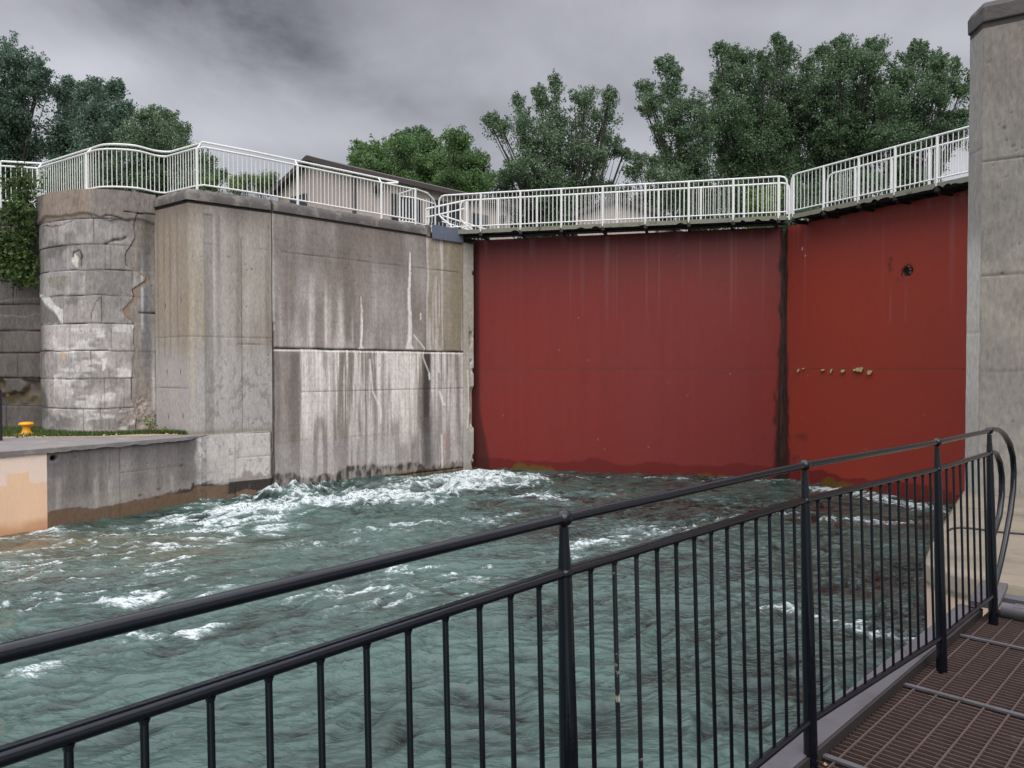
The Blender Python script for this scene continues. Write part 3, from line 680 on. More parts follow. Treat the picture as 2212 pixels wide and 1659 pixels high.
    for pts, col, k in ((T((157, 562), (164, 548), (172, 556), (170, 575), (162, 575)), s(196, 190, 178), .9), (T((85, 632), (108, 640), (118, 660), (138, 668), (136, 700), (118, 672), (95, 650)), s(196, 196, 192), .85),
                        (T((75, 640), (95, 655), (120, 678), (132, 698), (80, 700)), s(98, 94, 90), .8), (T((128, 762), (146, 762), (144, 775), (134, 778)), s(176, 150, 122), .8), (T((220, 775), (230, 775), (228, 795), (222, 800)), s(210, 206, 200), .8),
                        (T((75, 820), (90, 830), (102, 882), (75, 884)), s(84, 80, 76), .8), (T((104, 600), (160, 596), (150, 615), (128, 628), (110, 618)), s(112, 106, 90), .5), (T((202, 500), (268, 490), (266, 512), (215, 518)), s(150, 146, 142), .3)):
        uu = U+(fbm(U, Z, 5, 5, 3, 51)-.5)*.09; zz = Z+(fbm(U, Z, 5, 5, 3, 53)-.5)*.09
        m = inpoly(uu, zz, pts)*1.0; c = mix(c, col, k*m)
    # crumbling foot
    f = sm(0, .35, (E-1.02-Z))*sm(tu(240), tu(275), U+(fbm(U, Z, 3, 3, 3, 29)-.5)*.5); d = d-.10*f*fbm(U, Z, 7, 7, 4, 28)
    c = mix(c, s(158, 140, 132), .7*f*sm(.4, .6, fbm(U, Z, 7, 7, 3, 30)))
    blob_ = np.exp(-(((U-tu(305))/.22)**2+((Z-(E-.98))/.28)**2)); d = d-.12*blob_*fbm(U, Z, 12, 12, 3, 30); c = mix(c, s(170, 152, 146), .9*blob_*sm(.3, .6, fbm(U, Z, 12, 12, 3, 26)))
    d, c = pits(d, c, U, Z, 3, .03, 46, .7)
    d = d+.02*(fbm(U, Z, 1.6, 1.6, 5, 97)-.5)
    # overhanging top course
    d = d+.05*sm(0, .05, Z-(E+3.78)-(fbm(U, 0*Z, 1.5, 1, 3, 96)-.5)*.3)
    return d, c*K
tw = empty('round_bastion', 'curved cracked concrete bastion with patched courses behind the yellow bollard', 'bastion')
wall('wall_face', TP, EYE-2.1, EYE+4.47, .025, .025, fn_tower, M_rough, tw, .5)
# recessed dark wall at far left
def fn_left(U, Z):
    E = EYE; d = np.zeros_like(U); c = base_conc(U, Z, 401, s(82, 78, 74), s(104, 100, 97), .8, 3, 1)
    for k, l in enumerate((3.9, 3.1, 2.4, 1.75, 1.03, .42, -.27, -1.02)):
        d, c = hjoint(d, c, U, Z, E+l, .02, 0, 9, .05, 1.0, 160+k); d, c = vjoint(d, c, U, Z, 2.0+(k*37 % 11)*.12, .012, E+l-.66, E+l, .02, .7, k)
    for za, m_ in ((1.9, 0), (1.45, 1)):
        cr = np.exp(-((Z-(E+za)-(fbm(U, 0*Z, 1.5, 1, 3, 170+m_)-.5)*.5+.05*(U-3))/.014)**2); c = mix(c, s(150, 146, 142), .6*cr)
    m = sm(0, .1, U-2.1)*(1-sm(0, .15, Z-(E-.35)-(fbm(U, 0*Z, 3, 1, 3, 3)-.5)*.2))*(Z > E-1.02)*sm(.46, .52, fbm(U, Z, 1.6, 1.6, 3, 172)+.12)
    d = d-.16*m*(.5+fbm(U, Z, 5, 5, 4, 173)); c = mix(c, s(112, 96, 64), .6*m*sm(.35, .65, fbm(U, Z, 5, 5, 3, 174)))
    return d+.04*(fbm(U, Z, 2, 2, 4, 96)-.5), c*K
lf = empty('retaining_wall', 'dark recessed block wall at the left edge under the leafy vine', 'wall')
wall('wall_face', [(-16.6, 21.5), (-12.66, 20.95)], EYE-2.1, EYE+4.35, .03, .03, fn_left, M_rough, lf, .6)

# quay wall under the ledge ----------------------------------------
QA, QB, QM, QC = (-14.3, 10.05), (-9.71, 16.02), (-7.634, 19.21), (-6.326, 20.28)
u1_ = math.hypot(QM[0]-QB[0], QM[1]-QB[1]); uQ = u1_+math.hypot(QC[0]-QM[0], QC[1]-QM[1])
def qu(px):
    if px < 447: p = on_line(px, QB, QM); return math.hypot(p.x-QB[0], p.y-QB[1])
    p = on_line(px, QM, QC); return u1_+math.hypot(p.x-QM[0], p.y-QM[1])
def fn_quay(U, Z):
    d, c = fn_quay_(U, Z); return d, np.minimum(c*1.3, .8)
def fn_quay_(U, Z):
    E = EYE; d = np.zeros_like(U); c = base_conc(U, Z, 501, s(112, 107, 105), s(132, 127, 123), .8, 4, .6)
    top = sm(E-2.4, E-1.8, Z); c = mix(c, s(86, 82, 84), .7*top*(U < qu(425)))
    for px, w, k in ((150, .10, .5), (185, .12, .55), (218, .06, .4), (300, .12, .4), (400, .2, .55), (340, .08, .35)): c = streak(c, U, Z, qu(px), w, E-1.7, E-2.9, s(78, 74, 74), k, int(px), .02, .7)
    for px, w, k, zt in ((122, .05, .5, -2.2), (235, .04, .9, -2.35), (205, .06, .4, -2.3), (370, .05, .4, -2.4)): c = streak(c, U, Z, qu(px), w, E+zt, E-3.1, LGT, k, int(px)+1, .3)
    c = mix(c, s(150, 144, 136), .5*(1-sm(E-2.9, E-2.6, Z))*fbm(U, Z, 3, 1, 3, 8)*1.5*(U < qu(425)))
    w = sm(qu(420), qu(430), U+(fbm(U, Z, 3, 3, 4, 61)-.5)*.2); c = mix(c, s(182, 178, 174), .8*w*(.6+.6*fbm(U, Z, 10, 1.5, 4, 62)))
    c = mix(c, s(214, 212, 210), .7*np.exp(-((U-qu(431))/.07)**2)*sm(.3, .6, fbm(U, Z, 8, 2, 3, 63)))
    c = mix(c, s(104, 102, 102), .7*w*sm(.62, .70, fbm(U, Z, 11, 9, 4, 64))); c = mix(c, s(118, 116, 116), .5*w*sm(.5, .7, fbm(U, Z, 2, 2, 4, 164)))
    c = streak(c, U, Z, qu(515), .04, E-1.7, E-2.3, s(120, 96, 76), .6, 5)
    # algae and wet foot
    e1 = E-3.02-.10*sm(0, 2, U)*0+(fbm(U, 0*Z, 1.6, 1, 4, 65)-.5)*.34+.12*sm(qu(400), qu(430), U)
    c = mix(c, s(96, 76, 58), .92*(1-sm(-.01, .012, Z-e1)))
    e2 = e1+.06+.10*sm(qu(440), qu(560), U)+(fbm(U, Z, 7, 4, 4, 66)-.5)*.28
    c = mix(c, s(44, 42, 42), .9*(1-sm(-.01, .03, Z-e2))*sm(.40, .55, fbm(U, Z, 5, 3, 4, 67))*sm(qu(330), qu(400), U)*(Z > e1-.02+.0*U-.25*(U > qu(470))))
    for px, py in ((300, 1073), (340, 1060), (338, 1078), (390, 1008)): m = np.exp(-(((U-qu(px))/.05)**2+((Z-(EYE+(795-py)/F*on_line(px, QB, QC).y))/.035)**2)); c = mix(c, s(60, 58, 58), .9*m)
    for px, k in ((236, .3), (257, .5), (385, .55), (507, .8), (436, .3)): d, c = vjoint(d, c, U, Z, qu(px), .010, -9, 99, .014, k, int(px))
    d, c = hjoint(d, c, U, Z, E-2.36, .010, qu(257), qu(385), .01, .5, 71); d, c = hjoint(d, c, U, Z, E-2.30, .011, qu(509), 9, .01, .6, 72); d, c = hjoint(d, c, U, Z, E-1.675, .013, u1_-.1, 99, .02, 1.1, 74); c = mix(c, LGT, .55*sm(qu(440), qu(450), U)*(.4+.8*fbm(U, Z, 3, 2, 3, 75))*(Z > E-2.9)); d, c = vjoint(d, c, U, Z, uQ-.02, .03, -9, 99, .06, 1.2, 73)
    m = np.exp(-((((U-qu(114))/.06)**2+((Z-(E-1.76-.13))/.055)**2)**2)); c = mix(c, s(8, 8, 12), 1.4*m); d = d-.10*m
    d, c = pits(d, c, U, Z, 3, .025, 47, .6); c = c*(1-.05*(np.sin(Z*2*math.pi/.16) > .9))[..., None]
    return d+.012*(fbm(U, Z, 2, 2, 4, 95)-.5), c*K
def fn_peach(U, Z):
    E = EYE; c = np.zeros(U.shape+(3,))+np.array(s(236, 198, 166)[:3])
    e = E-2.25+.12*np.sign(fbm(U, 0*Z, 1.7, 1, 2, 3)-.5)+(fbm(U, Z, 6, 6, 2, 4)-.5)*.05
    m = sm(-.03, .03, Z-e); c = mix(c, s(236, 214, 202), .9*m); c = c*(1+.08*(fbm(U, Z, 2, 1, 4, 5)-.5))[..., None]
    c = mix(c, s(196, 140, 98), .7*(1-sm(E-3.3, E-3.05, Z+(fbm(U, Z, 3, 3, 3, 6)-.5)*.2))); c = mix(c, s(110, 84, 60), .6*(1-sm(E-3.45, E-3.3, Z)))
    c = mix(c, s(200, 168, 140), .6*sm(0, .06, np.abs(U-U.max())*-1+.06)*0)
    return .01*(fbm(U, Z, 2, 2, 3, 5)-.5), c*K
qw = empty('quay_wall', 'low weathered grey concrete quay wall with a round drain hole and brown wet foot', 'wall')
wall('wall_face', [QB, QM, QC], -1.3, EYE-1.662, .024, .022, fn_quay, M_conc, qw, .6)
pwq = empty('painted_quay_wall', 'low peach painted quay wall at the left edge below the pavement lip', 'wall')
tqa = Vector((QB[0]-QA[0], QB[1]-QA[1])).normalized()
wall('wall_face', [QA, (QB[0]-tqa.x*.004, QB[1]-tqa.y*.004)], -1.3, EYE-1.76, .04, .03, fn_peach, M_peach, pwq, .6)

# quay pavement with a broken lip ---------------------------------
def quay_pavement():
    zt = EYE-1.65
    edge = [QA, QB, QM]; fine = []
    for a, b in zip(edge[:-1], edge[1:]):
        n = int(math.hypot(b[0]-a[0], b[1]-a[1])/.05)
        fine += [(a[0]+(b[0]-a[0])*i/n, a[1]+(b[1]-a[1])*i/n) for i in range(n)]
    fine.append(QM)
    rnd = random.Random(7); m = MB(); vs = []; n_ = len(fine); w = 0
    for i, p in enumerate(fine):
        a = fine[max(i-1, 0)]; b = fine[min(i+1, n_-1)]; t = Vector((b[0]-a[0], b[1]-a[1])).normalized(); nn = Vector((t.y, -t.x))
        w = w*.7+rnd.uniform(-.02, .02)
        fade = min(1, (n_-1-i)/12)
        o = .05*fade; lip = .10*fade+.012
        vs += [(p[0]+nn.x*(-.2), p[1]+nn.y*(-.2), zt-lip), (p[0]+nn.x*(o+w*.5), p[1]+nn.y*(o+w*.5), zt-lip+w*.6*fade), (p[0]+nn.x*(o+w*.2), p[1]+nn.y*(o+w*.2), zt-.02), (p[0]+nn.x*(o-.03), p[1]+nn.y*(o-.03), zt)]
    fs = [(i*4+j, (i+1)*4+j, (i+1)*4+j+1, i*4+j+1) for i in range(n_-1) for j in range(3)]
    m.add(vs, fs)
    # the surface behind the lip
    o = len(m.v); back = [(-20, 16.5), (-19, 21.9), (-12.5, 21.3), (-10.5, 20.1), (-9.3, 20.4), (-8.3, 19.7), (-7.8, 19.35)]
    top = [vs[i*4+3] for i in range(0, n_, 6)]+[vs[(n_-1)*4+3]]
    poly = top+[(x, y, zt) for x, y in back[::-1]]
    m.add(poly, [tuple(range(len(poly)))])
    ob = m.build('quay_pavement', M_pave, ang=50); tag(ob, kind='structure'); return ob
quay_pavement()
def strip(name, pts, mat, kind='structure'):
    m = MB(); m.add(pts, [tuple(range(len(pts)))]); return tag(m.build(name, mat, smooth=False), kind=kind)
zq = EYE-1.65
strip('sandy_verge', [(-19.5, 17.5, zq+.004), (-15.5, 17.2, zq+.004), (-12.6, 18.05, zq+.004), (-11.0, 18.25, zq+.004), (-8.9, 18.65, zq+.004), (-8.0, 19.1, zq+.004), (-8.4, 19.5, zq+.004), (-9.3, 20.2, zq+.004), (-12.5, 21.1, zq+.004), (-17.0, 21.6, zq+.004)], M_sand)

# ------------------------------------------------------------------ red gates
GZ = EYE+4.26
GL0, GL1 = (-1.24, 25.72), (8.14, 23.27)
GR0, GR1 = (8.27, 23.2), (13.15, 14.55)
def fn_gate_left(U, Z):
    E = EYE; W = 9.69
    c = np.zeros(U.shape+(3,))+np.array(s(128, 47, 42)[:3]); c = mix(c, s(124, 50, 46), sm(.3, .7, fbm(U, Z, .5, .35, 4, 3)))  # duller red than the right leaf: its weaker light put into the colour
    c = mix(c, s(118, 64, 66), .45*sm(E+1.5, E+4.2, Z)); c = c*(1+.10*(fbm(U, Z, 6, .15, 3, 5)-.5))[..., None]
    return _gate_common(U, Z, c, W, 1)
def _gate_common(U, Z, c, W, seed):
    E = EYE; d = .012*(fbm(U, Z, .8, .6, 3, 9)-.5)
    rnd = random.Random(seed*11)
    for k in range(34 if seed == 1 else 20):
        u0 = rnd.uniform(.2, W-.2); ln = rnd.choice([.5, .9, 1.4, 2.5, 3.8]); w = rnd.choice([.012, .018, .03, .06, .10])
        m = np.exp(-((U-u0-(fbm(0*U, Z, 1, .5, 2, k)-.5)*.04)/w)**2)*sm(0, 1, (Z-(GZ-ln))/ln)*(Z < GZ)
        c = mix(c, s(150, 112, 112), rnd.uniform(.15, .45)*m)
    # weld seam at mid height
    g = np.exp(-((Z-E-.0)/.011)**2); c = mix(c, s(150, 110, 96), .75*g*(.3+fbm(U, Z, 3, 3, 2, 11))); c = mix(c, s(60, 34, 30), .6*np.exp(-((Z-E+.022)/.010)**2)); d = d-.008*g
    # wet foot
    e = .38+(fbm(U, 0*Z, .9, 1, 4, 21+seed)-.5)*.45+(fbm(U, Z, 6, 6, 3, 23)-.5)*.07
    c = mix(c, s(104, 34, 32), .85*(1-sm(-.01, .015, Z-e))); c = mix(c, s(100, 88, 30), .7*(1-sm(.0, .10, Z-.02-(fbm(U, 0*Z, 1.6, 1, 3, 31)-.60)*1.1)))
    for k in range(26):
        u0 = rnd.uniform(.3, W-.3); zz = rnd.uniform(E-3, GZ-.5); m = np.exp(-(((U-u0)/.018)**2+((Z-zz)/.022)**2)); c = mix(c, rnd.choice([s(180, 130, 120), s(60, 34, 30), s(70, 30, 28)]), .7*m)
    return d, c
def fn_gl(U, Z):
    E = EYE; d, c = fn_gate_left(U, Z); W = 9.69
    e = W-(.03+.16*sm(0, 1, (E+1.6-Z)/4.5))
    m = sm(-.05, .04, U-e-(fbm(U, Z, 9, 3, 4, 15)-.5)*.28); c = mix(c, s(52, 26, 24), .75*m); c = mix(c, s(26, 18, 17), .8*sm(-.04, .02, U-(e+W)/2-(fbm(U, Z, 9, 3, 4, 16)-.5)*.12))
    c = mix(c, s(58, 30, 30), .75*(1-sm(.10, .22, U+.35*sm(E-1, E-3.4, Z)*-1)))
    return d, c
def fn_gr(U, Z):
    E = EYE; W = 9.93
    c = np.zeros(U.shape+(3,))+np.array(s(150, 56, 42)[:3]); c = mix(c, s(145, 56, 45), sm(.3, .7, fbm(U, Z, .5, .3, 4, 3)))  # brighter red than the left leaf: light on its angle painted in
    c = mix(c, s(148, 64, 58), .45*sm(E+2.2, E+4.2, Z))
    d, c = _gate_common(U, Z, c, W, 2)
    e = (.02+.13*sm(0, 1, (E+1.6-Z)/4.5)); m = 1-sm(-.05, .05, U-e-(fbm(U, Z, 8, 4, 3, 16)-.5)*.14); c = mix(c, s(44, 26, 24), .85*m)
    for zz, u0, k in ((E-2.0, .6, .5), (E-2.7, .45, .6)): c = mix(c, s(70, 40, 36), k*np.exp(-(((U-u0)/.3)**2+((Z-zz)/.12)**2))*sm(.4, .6, fbm(U, Z, 5, 5, 3, 18)))
    # torn patch and scraped paint
    pu = lambda px: math.hypot(*(np.array(on_line(px, GR0, GR1)[:2])-np.array(GR0)))
    pz = lambda px, py: EYE+(795-py)/F*on_line(px, GR0, GR1).y
    m = (np.hypot((U-pu(1957)), (Z-pz(1957, 585))) < .13+.10*(fbm(U, Z, 9, 9, 2, 5)-.5)); c = mix(c, s(34, 22, 20), 1.0*m); d = d-.06*m
    for px, py in ((1922, 560), (1919, 572), (1921, 582)): c = mix(c, s(70, 34, 32), .8*np.exp(-(((U-pu(px))/.05)**2+((Z-pz(px, py))/.06)**2)))
    for px, py, r in ((1731, 538, .035), (1737, 552, .02), (1739, 557, .014), (1852, 533, .02)): c = mix(c, s(214, 196, 186), 1.2*(np.hypot(U-pu(px), Z-pz(px, py)) < r))
    for px, zt in ((1922, -.0), (1955, 0)): c = streak(c, U, Z, pu(px), .03, pz(px, 600), pz(px, 700), s(150, 108, 104), .35, px)
    for px, py, w in ((1729, 797, .25), (1797, 797, .2), (1845, 798, .12), (1864, 797, .25)): c = mix(c, s(150, 84, 74), .6*np.exp(-(((U-pu(px))/w)**2+((Z-EYE)/.02)**2)))
    return d, c
def gate(label, P0, P1, fn, cols_front, wl0, wl1, label_extra, ends, bars_seed, right=False):
    g = empty('lock_gate', label, 'lock gate', 'pair of red mitre gate leaves closing the lock')
    wall('skin_plate', [P0, P1], -1.0, GZ, .035, .04, fn, M_gate, g, .02)
    t = Vector((P1[0]-P0[0], P1[1]-P0[1])).normalized(); n = Vector((t.y, -t.x)); A = Vector(P0); B = Vector(P1)
    m = MB()
    for zc in (GZ-.12, EYE+2.2, EYE+.1, EYE-2.0):
        m.prism([tuple(A-n*.03), tuple(B-n*.03), tuple(B-n*.75), tuple(A-n*.75)], zc-.06, zc+.06)
    m.prism([tuple(A-n*.03), tuple(A+t*.08-n*.03), tuple(A+t*.08-n*.75), tuple(A-n*.75)], -1, GZ-.19)
    m.prism([tuple(B-t*.08-n*.03), tuple(B-n*.03), tuple(B-n*.75), tuple(B-t*.08-n*.75)], -1, GZ-.19)
    m.build('frame', M_redst, g, smooth=False)
    # mitre or heel posts, layered rusty plates
    m = MB(); X = B if not right else A; sgn = 1 if not right else -1
    for k, (o, w) in enumerate(((.012, .05), (.05, .035), (.09, .06), (.13, .05))):
        p = X+t*sgn*o; m.prism([tuple(p-t*w/2+n*(.02-.015*k)), tuple(p+t*w/2+n*(.02-.015*k)), tuple(p+t*w/2-n*.5), tuple(p-t*w/2-n*.5)], -1, GZ-.02-.1*k)
    m.build('mitre_post', M_rust, g, smooth=False)
    if not right:
        m = MB(); p = A-t*.10; m.prism([tuple(p-t*.05-n*.05), tuple(p+t*.08-n*.05), tuple(p+t*.08-n*.8), tuple(p-t*.05-n*.8)], -1, GZ-.05); m.build('heel_post', M_redst, g, smooth=False)
    # walkway over the gate
    W0, W1 = Vector(wl0), Vector(wl1); wt = (W1-W0).normalized(); wn = Vector((wt.y, -wt.x)); dz = EYE+4.45
    L_ = (W1-W0).length
    # edge channel with rusted, bitten lower edge
    rnd = random.Random(bars_seed)
    m = MB(); nseg = int(L_/.05); vs = []; bite = 0
    for i in range(nseg+1):
        p = W0+wt*(L_*i/nseg)+wn*.03
        if rnd.random() < .035: bite = rnd.randint(2, 5); amp = rnd.uniform(.03, .07)
        lo = (amp*math.sin(math.pi*min(1, bite/5)) if bite > 0 else 0)+rnd.uniform(0, .008); bite -= 1
        for o, z in ((0, dz-.14+lo), (0, dz-.01+rnd.uniform(-.004, .004)), (-.01, dz-.01), (-.01, dz-.14+lo)): vs.append((p.x+wn.x*o, p.y+wn.y*o, z))
    m.add(vs, [(i*4+j, (i+1)*4+j, (i+1)*4+(j+1) % 4, i*4+(j+1) % 4) for i in range(nseg) for j in range(4)]+[(0, 1, 2, 3)])
    m.build('edge_channel', M_beam, g, smooth=False)
    m = MB(); m.prism([tuple(W0+wn*.015), tuple(W1+wn*.015), tuple(W1-wn*.86), tuple(W0-wn*.86)], dz-.05, dz-.015); m.build('walkway_deck', M_under, g, smooth=False)
    m = MB()
    for o in (-.12, -.78): m.bar((*(W0+wn*o), dz-.10), (*(W1+wn*o), dz-.10), .06, .09)
    m.build('stringer', M_dark, g, smooth=False)
    if not right:
        m = MB(); m.tube([(*(W0+wt*.6-wn*.30), dz-.19), (*(W1-wn*.30), dz-.19)], .05, 10)
        for k in range(int(L_/.12)): m.tube([(*(W0+wt*(.6+k*.12)-wn*.30), dz-.19), (*(W0+wt*(.63+k*.12)-wn*.30), dz-.19)], .056, 10)
        m.build('service_pipe', M_dark, g)
    z0 = dz
    posts_f = [on_line(px, (W0.x, W0.y), (W1.x, W1.y)) for px in cols_front]
    for side, off in (('front', .0), ('back', -.86)):
        pts = [p.xy+wn*off for p in posts_f]
        if side == 'back':
            pts = [W0+wn*off+wt*((p-W0-wn*off).dot(wt)+.35) for p in pts[:-1]]
        a0 = (W0 if side == 'front' else W0+wt*(.45 if not right else .55))+wn*off; a1 = W1+wn*off
        if side == 'back' and not right: a1 = a1-wt*(-.15)
        rl = empty_part('railing', g)
        H = 1.13; m = MB()
        P3 = lambda p, z: (p.x, p.y, z0+z)
        if right:   # rounded start at the mitre end
            m.tube([P3(a0, .02), P3(a0, H-.22), P3(a0+wt*.025, H-.10), P3(a0+wt*.09, H-.03), P3(a0+wt*.2, H), P3(a1, H)], .028, 8)
        else:
            m.tube([P3(a0+wt*(.42), .02), P3(a0+wt*.40, .16), P3(a0+wt*.10, .40), P3(a0, .52), P3(a0, H-.20), P3(a0+wt*.03, H-.09), P3(a0+wt*.1, H-.02), P3(a0+wt*.2, H), P3(a1-wt*.2, H), P3(a1-wt*.08, H-.03), P3(a1-wt*.02, H-.10), P3(a1, H-.22), P3(a1, .02)], .028, 8)
        m.tube([P3(a0+wt*(.05 if right else .35), .10), P3(a1, .10)], .02, 8)
        m.build('rail', M_white, rl)
        for p in pts:
            m = MB(); m.tube([P3(p, -.08), P3(p, H)], .036, 8); m.build('post', M_white, rl)
        allp = [a0]+pts+[a1]
        for i in range(len(allp)-1):
            a, b = allp[i], allp[i+1]; l = (b-a).length
            if l < .16: continue
            k = max(int(l/.128), 1); m = MB()
            for j in range(1, k):
                p = a.lerp(b, j/k)
                if not right and i == 0 and (p-a0).length < .38: m.tube([P3(p, .34), P3(p, H)], .0095, 6); continue
                m.tube([P3(p, .10), P3(p, H)], .0095, 6)
            m.build('baluster_panel', M_white, rl)
    # brackets carrying the walkway out from the gate
    for p in posts_f:
        m = MB(); p = p.xy; b = p-wn*.95
        m.bar((p.x-wn.x*.0, p.y-wn.y*.0, dz-.19), (b.x, b.y, dz-.19), .07, .08); m.bar((p.x-wn.x*.02, p.y-wn.y*.02, dz-.21), (p.x-wn.x*.02, p.y-wn.y*.02, dz-.10), .10, .10)
        m.bar((p.x-wn.x*.1, p.y-wn.y*.1, dz-.25), (b.x, b.y, GZ-.02), .05, .05)
        if right: m.bar((p.x+wt.x*.4-wn.x*.1, p.y+wt.y*.4-wn.y*.1, dz-.15), (b.x+wt.x*.4, b.y+wt.y*.4, dz-.15), .04, .05)
        m.build('bracket', M_dark, g, smooth=False)
    return g
def empty_part(name, parent):
    """a part that only gathers its pieces: built on its foot rail"""
    o = bpy.data.objects.new(name, None); C.objects.link(o); o.empty_display_size = .1; o.parent = parent; return o
gl = gate('long shade-toned red lock gate leaf left of the mitre seam under the walkway', GL0, GL1, fn_gl, [1039, 1124, 1212, 1301, 1392.6, 1486, 1581.6, 1679], (-2.36, 25.0), (7.99, 22.45), '', None, 5)
gr = gate('lit-toned red lock gate leaf right of the seam with torn paint flakes', GR0, GR1, fn_gr, [1711, 1776, 1851, 1929, 2019, 2100], (8.08, 22.35), (12.4, 14.6), '', None, 6, True)
# peeling paint flakes and the torn hole on the right leaf
tR = Vector((GR1[0]-GR0[0], GR1[1]-GR0[1])).normalized(); nR = Vector((tR.y, -tR.x))
rnd = random.Random(12); M_flake = simple('peeled_paint_backs', s(142, 130, 84), .8, var=.3, scale=30)
for px, py, w, h in ((1726, 800, .05, .10), (1737, 796, .05, .03), (1779, 799, .09, .04), (1797, 801, .04, .12), (1822, 801, .09, .08), (1856, 798, .13, .10), (1862, 798, .07, .14), (1880, 804, .10, .12), (1848, 799, .08, .05)):
    p = on_line(px, GR0, GR1); z = EYE+(795-py)/F*p.y
    w *= .75; h *= .85
    m = MB(); a = Vector((p.x, p.y, z+h/2)); T3 = Vector((tR.x, tR.y, 0)); N3 = Vector((nR.x, nR.y, 0))
    pts = [a-T3*w, a-T3*w*.2+Vector((0, 0, .015)), a+T3*w+Vector((0, 0, -.01)), a+T3*w*rnd.uniform(.5, .8)-Vector((0, 0, h))+N3*.05, a-T3*w*rnd.uniform(0, .3)-Vector((0, 0, h*1.1))+N3*.07, a-T3*w*.8-Vector((0, 0, h*.5))+N3*.045]
    pts = [q+N3*.012 for q in pts]
    m.add(pts+[q-N3*.004-Vector((0, 0, .002)) for q in pts], [tuple(range(6)), tuple(range(6, 12))[::-1]]+[(i, (i+1) % 6, 6+(i+1) % 6, 6+i) for i in range(6)])
    m.build('paint_flake', M_flake, gr, smooth=False)
p = on_line(1957, GR0, GR1); z = EYE+(795-585)/F*p.y; m = MB()
for k in range(9):
    an = k/9*6.28+.3; r0, r1 = .10, .13+.05*rnd.random(); T3 = Vector((tR.x, tR.y, 0)); N3 = Vector((nR.x, nR.y, 0)); c0 = Vector((p.x, p.y, z))+N3*.012; up = Vector((0, 0, 1))
    f = lambda r, da, o: c0+T3*r*math.cos(an+da)+up*r*math.sin(an+da)+N3*o
    m.add([f(r1, -.3, 0), f(r1, .3, 0), f(r0, .1, .05*rnd.random()+.01), f(r0, -.2, .04)], [(0, 1, 2, 3)])
m.build('torn_edge', M_redst, gr, smooth=False)

# ------------------------------------------------------------------ railing on the left walls
RL = [(-13.95, 21.05), (-13.06, 21.3), (-10.88, 19.80), (-10.42, 19.50), (-9.94, 19.46), (-9.5, 19.62), (-9.22, 20.05), (-9.0, 20.14), (-7.93, 19.38), (-7.69, 19.28), (-6.74, 20.1), (-2.98, 23.82)]
def left_railing():
    g = empty('white_railing', 'long white railing with raised handrail on top of the bastion and chamber wall', 'railing')
    zb = EYE+4.57; RLc = [np.array(p) for p in RL]
    a = catmull(RLc[2:8], 6); path = [RLc[0], RLc[1]]+a[:-1]+[RLc[7], RLc[8], RLc[9], RLc[10], RLc[11]]
    path = [Vector((p[0], p[1])) for p in path]
    P3 = lambda p, z: (p.x, p.y, zb+z)
    m = MB(); m.tube([P3(p, 0) for p in path], .024, 8); m.build('bottom_rail', M_white, g)
    m = MB(); m.tube([P3(p, .94) for p in path], .026, 8); m.build('top_rail', M_white, g)
    cen = Vector((-10, 24))
    # handrail held up on brackets, a little inside
    hp = []
    for i, p in enumerate(path):
        t = (path[min(i+1, len(path)-1)]-path[max(i-1, 0)]).normalized(); nn = Vector((-t.y, t.x)); hp.append(p+nn*.14)
    e = hp[-1]+(path[-2]-path[-1]).normalized()*.55
    hp[-1] = e
    back = path[-1]+(path[-2]-path[-1]).normalized()*1.05
    m = MB(); m.tube([P3(p, 1.10) for p in hp]+[P3(e+(back-e)*.04, 1.07), P3(back, .96)], .028, 8); m.build('handrail', M_white, g)
    # posts
    cum = [0]
    for a_, b_ in zip(path[:-1], path[1:]): cum.append(cum[-1]+(b_-a_).length)
    def at(u):
        for i in range(len(path)-1):
            if u <= cum[i+1]+1e-6: return path[i].lerp(path[i+1], (u-cum[i])/(cum[i+1]-cum[i]))
        return path[-1]
    us = []
    for px in (6, 87, 192, 429, 645, 825, 898):
        best = min(np.linspace(0, cum[-1], 1500), key=lambda u: abs(at(u).x/at(u).y-(px-1106)/F)); us.append(float(best))
    for k, u in enumerate(us):
        p = at(u); m = MB(); m.tube([P3(p, -.14 if k not in (0,) else -.25), P3(p, 1.08 if k == 0 else .94)], .036, 8)
        if k: 
            q = min(hp, key=lambda h: (h-p).length); t = (at(min(u+.1, cum[-1]))-at(max(u-.1, 0))).normalized(); nn = Vector((-t.y, t.x))
            if k < 6: m.tube([P3(p, .93), P3(p+nn*.14, 1.10)], .022, 8)
        m.build('post', M_white, g)
    # baluster bays
    for a_, b_ in zip(us[:-1], us[1:]):
        k = max(int((b_-a_)/.115), 1); m = MB()
        for j in range(1, k): p = at(a_+(b_-a_)*j/k); m.tube([P3(p, 0), P3(p, .94)], .0095, 6)
        m.build('baluster_panel', M_white, g)
left_railing()

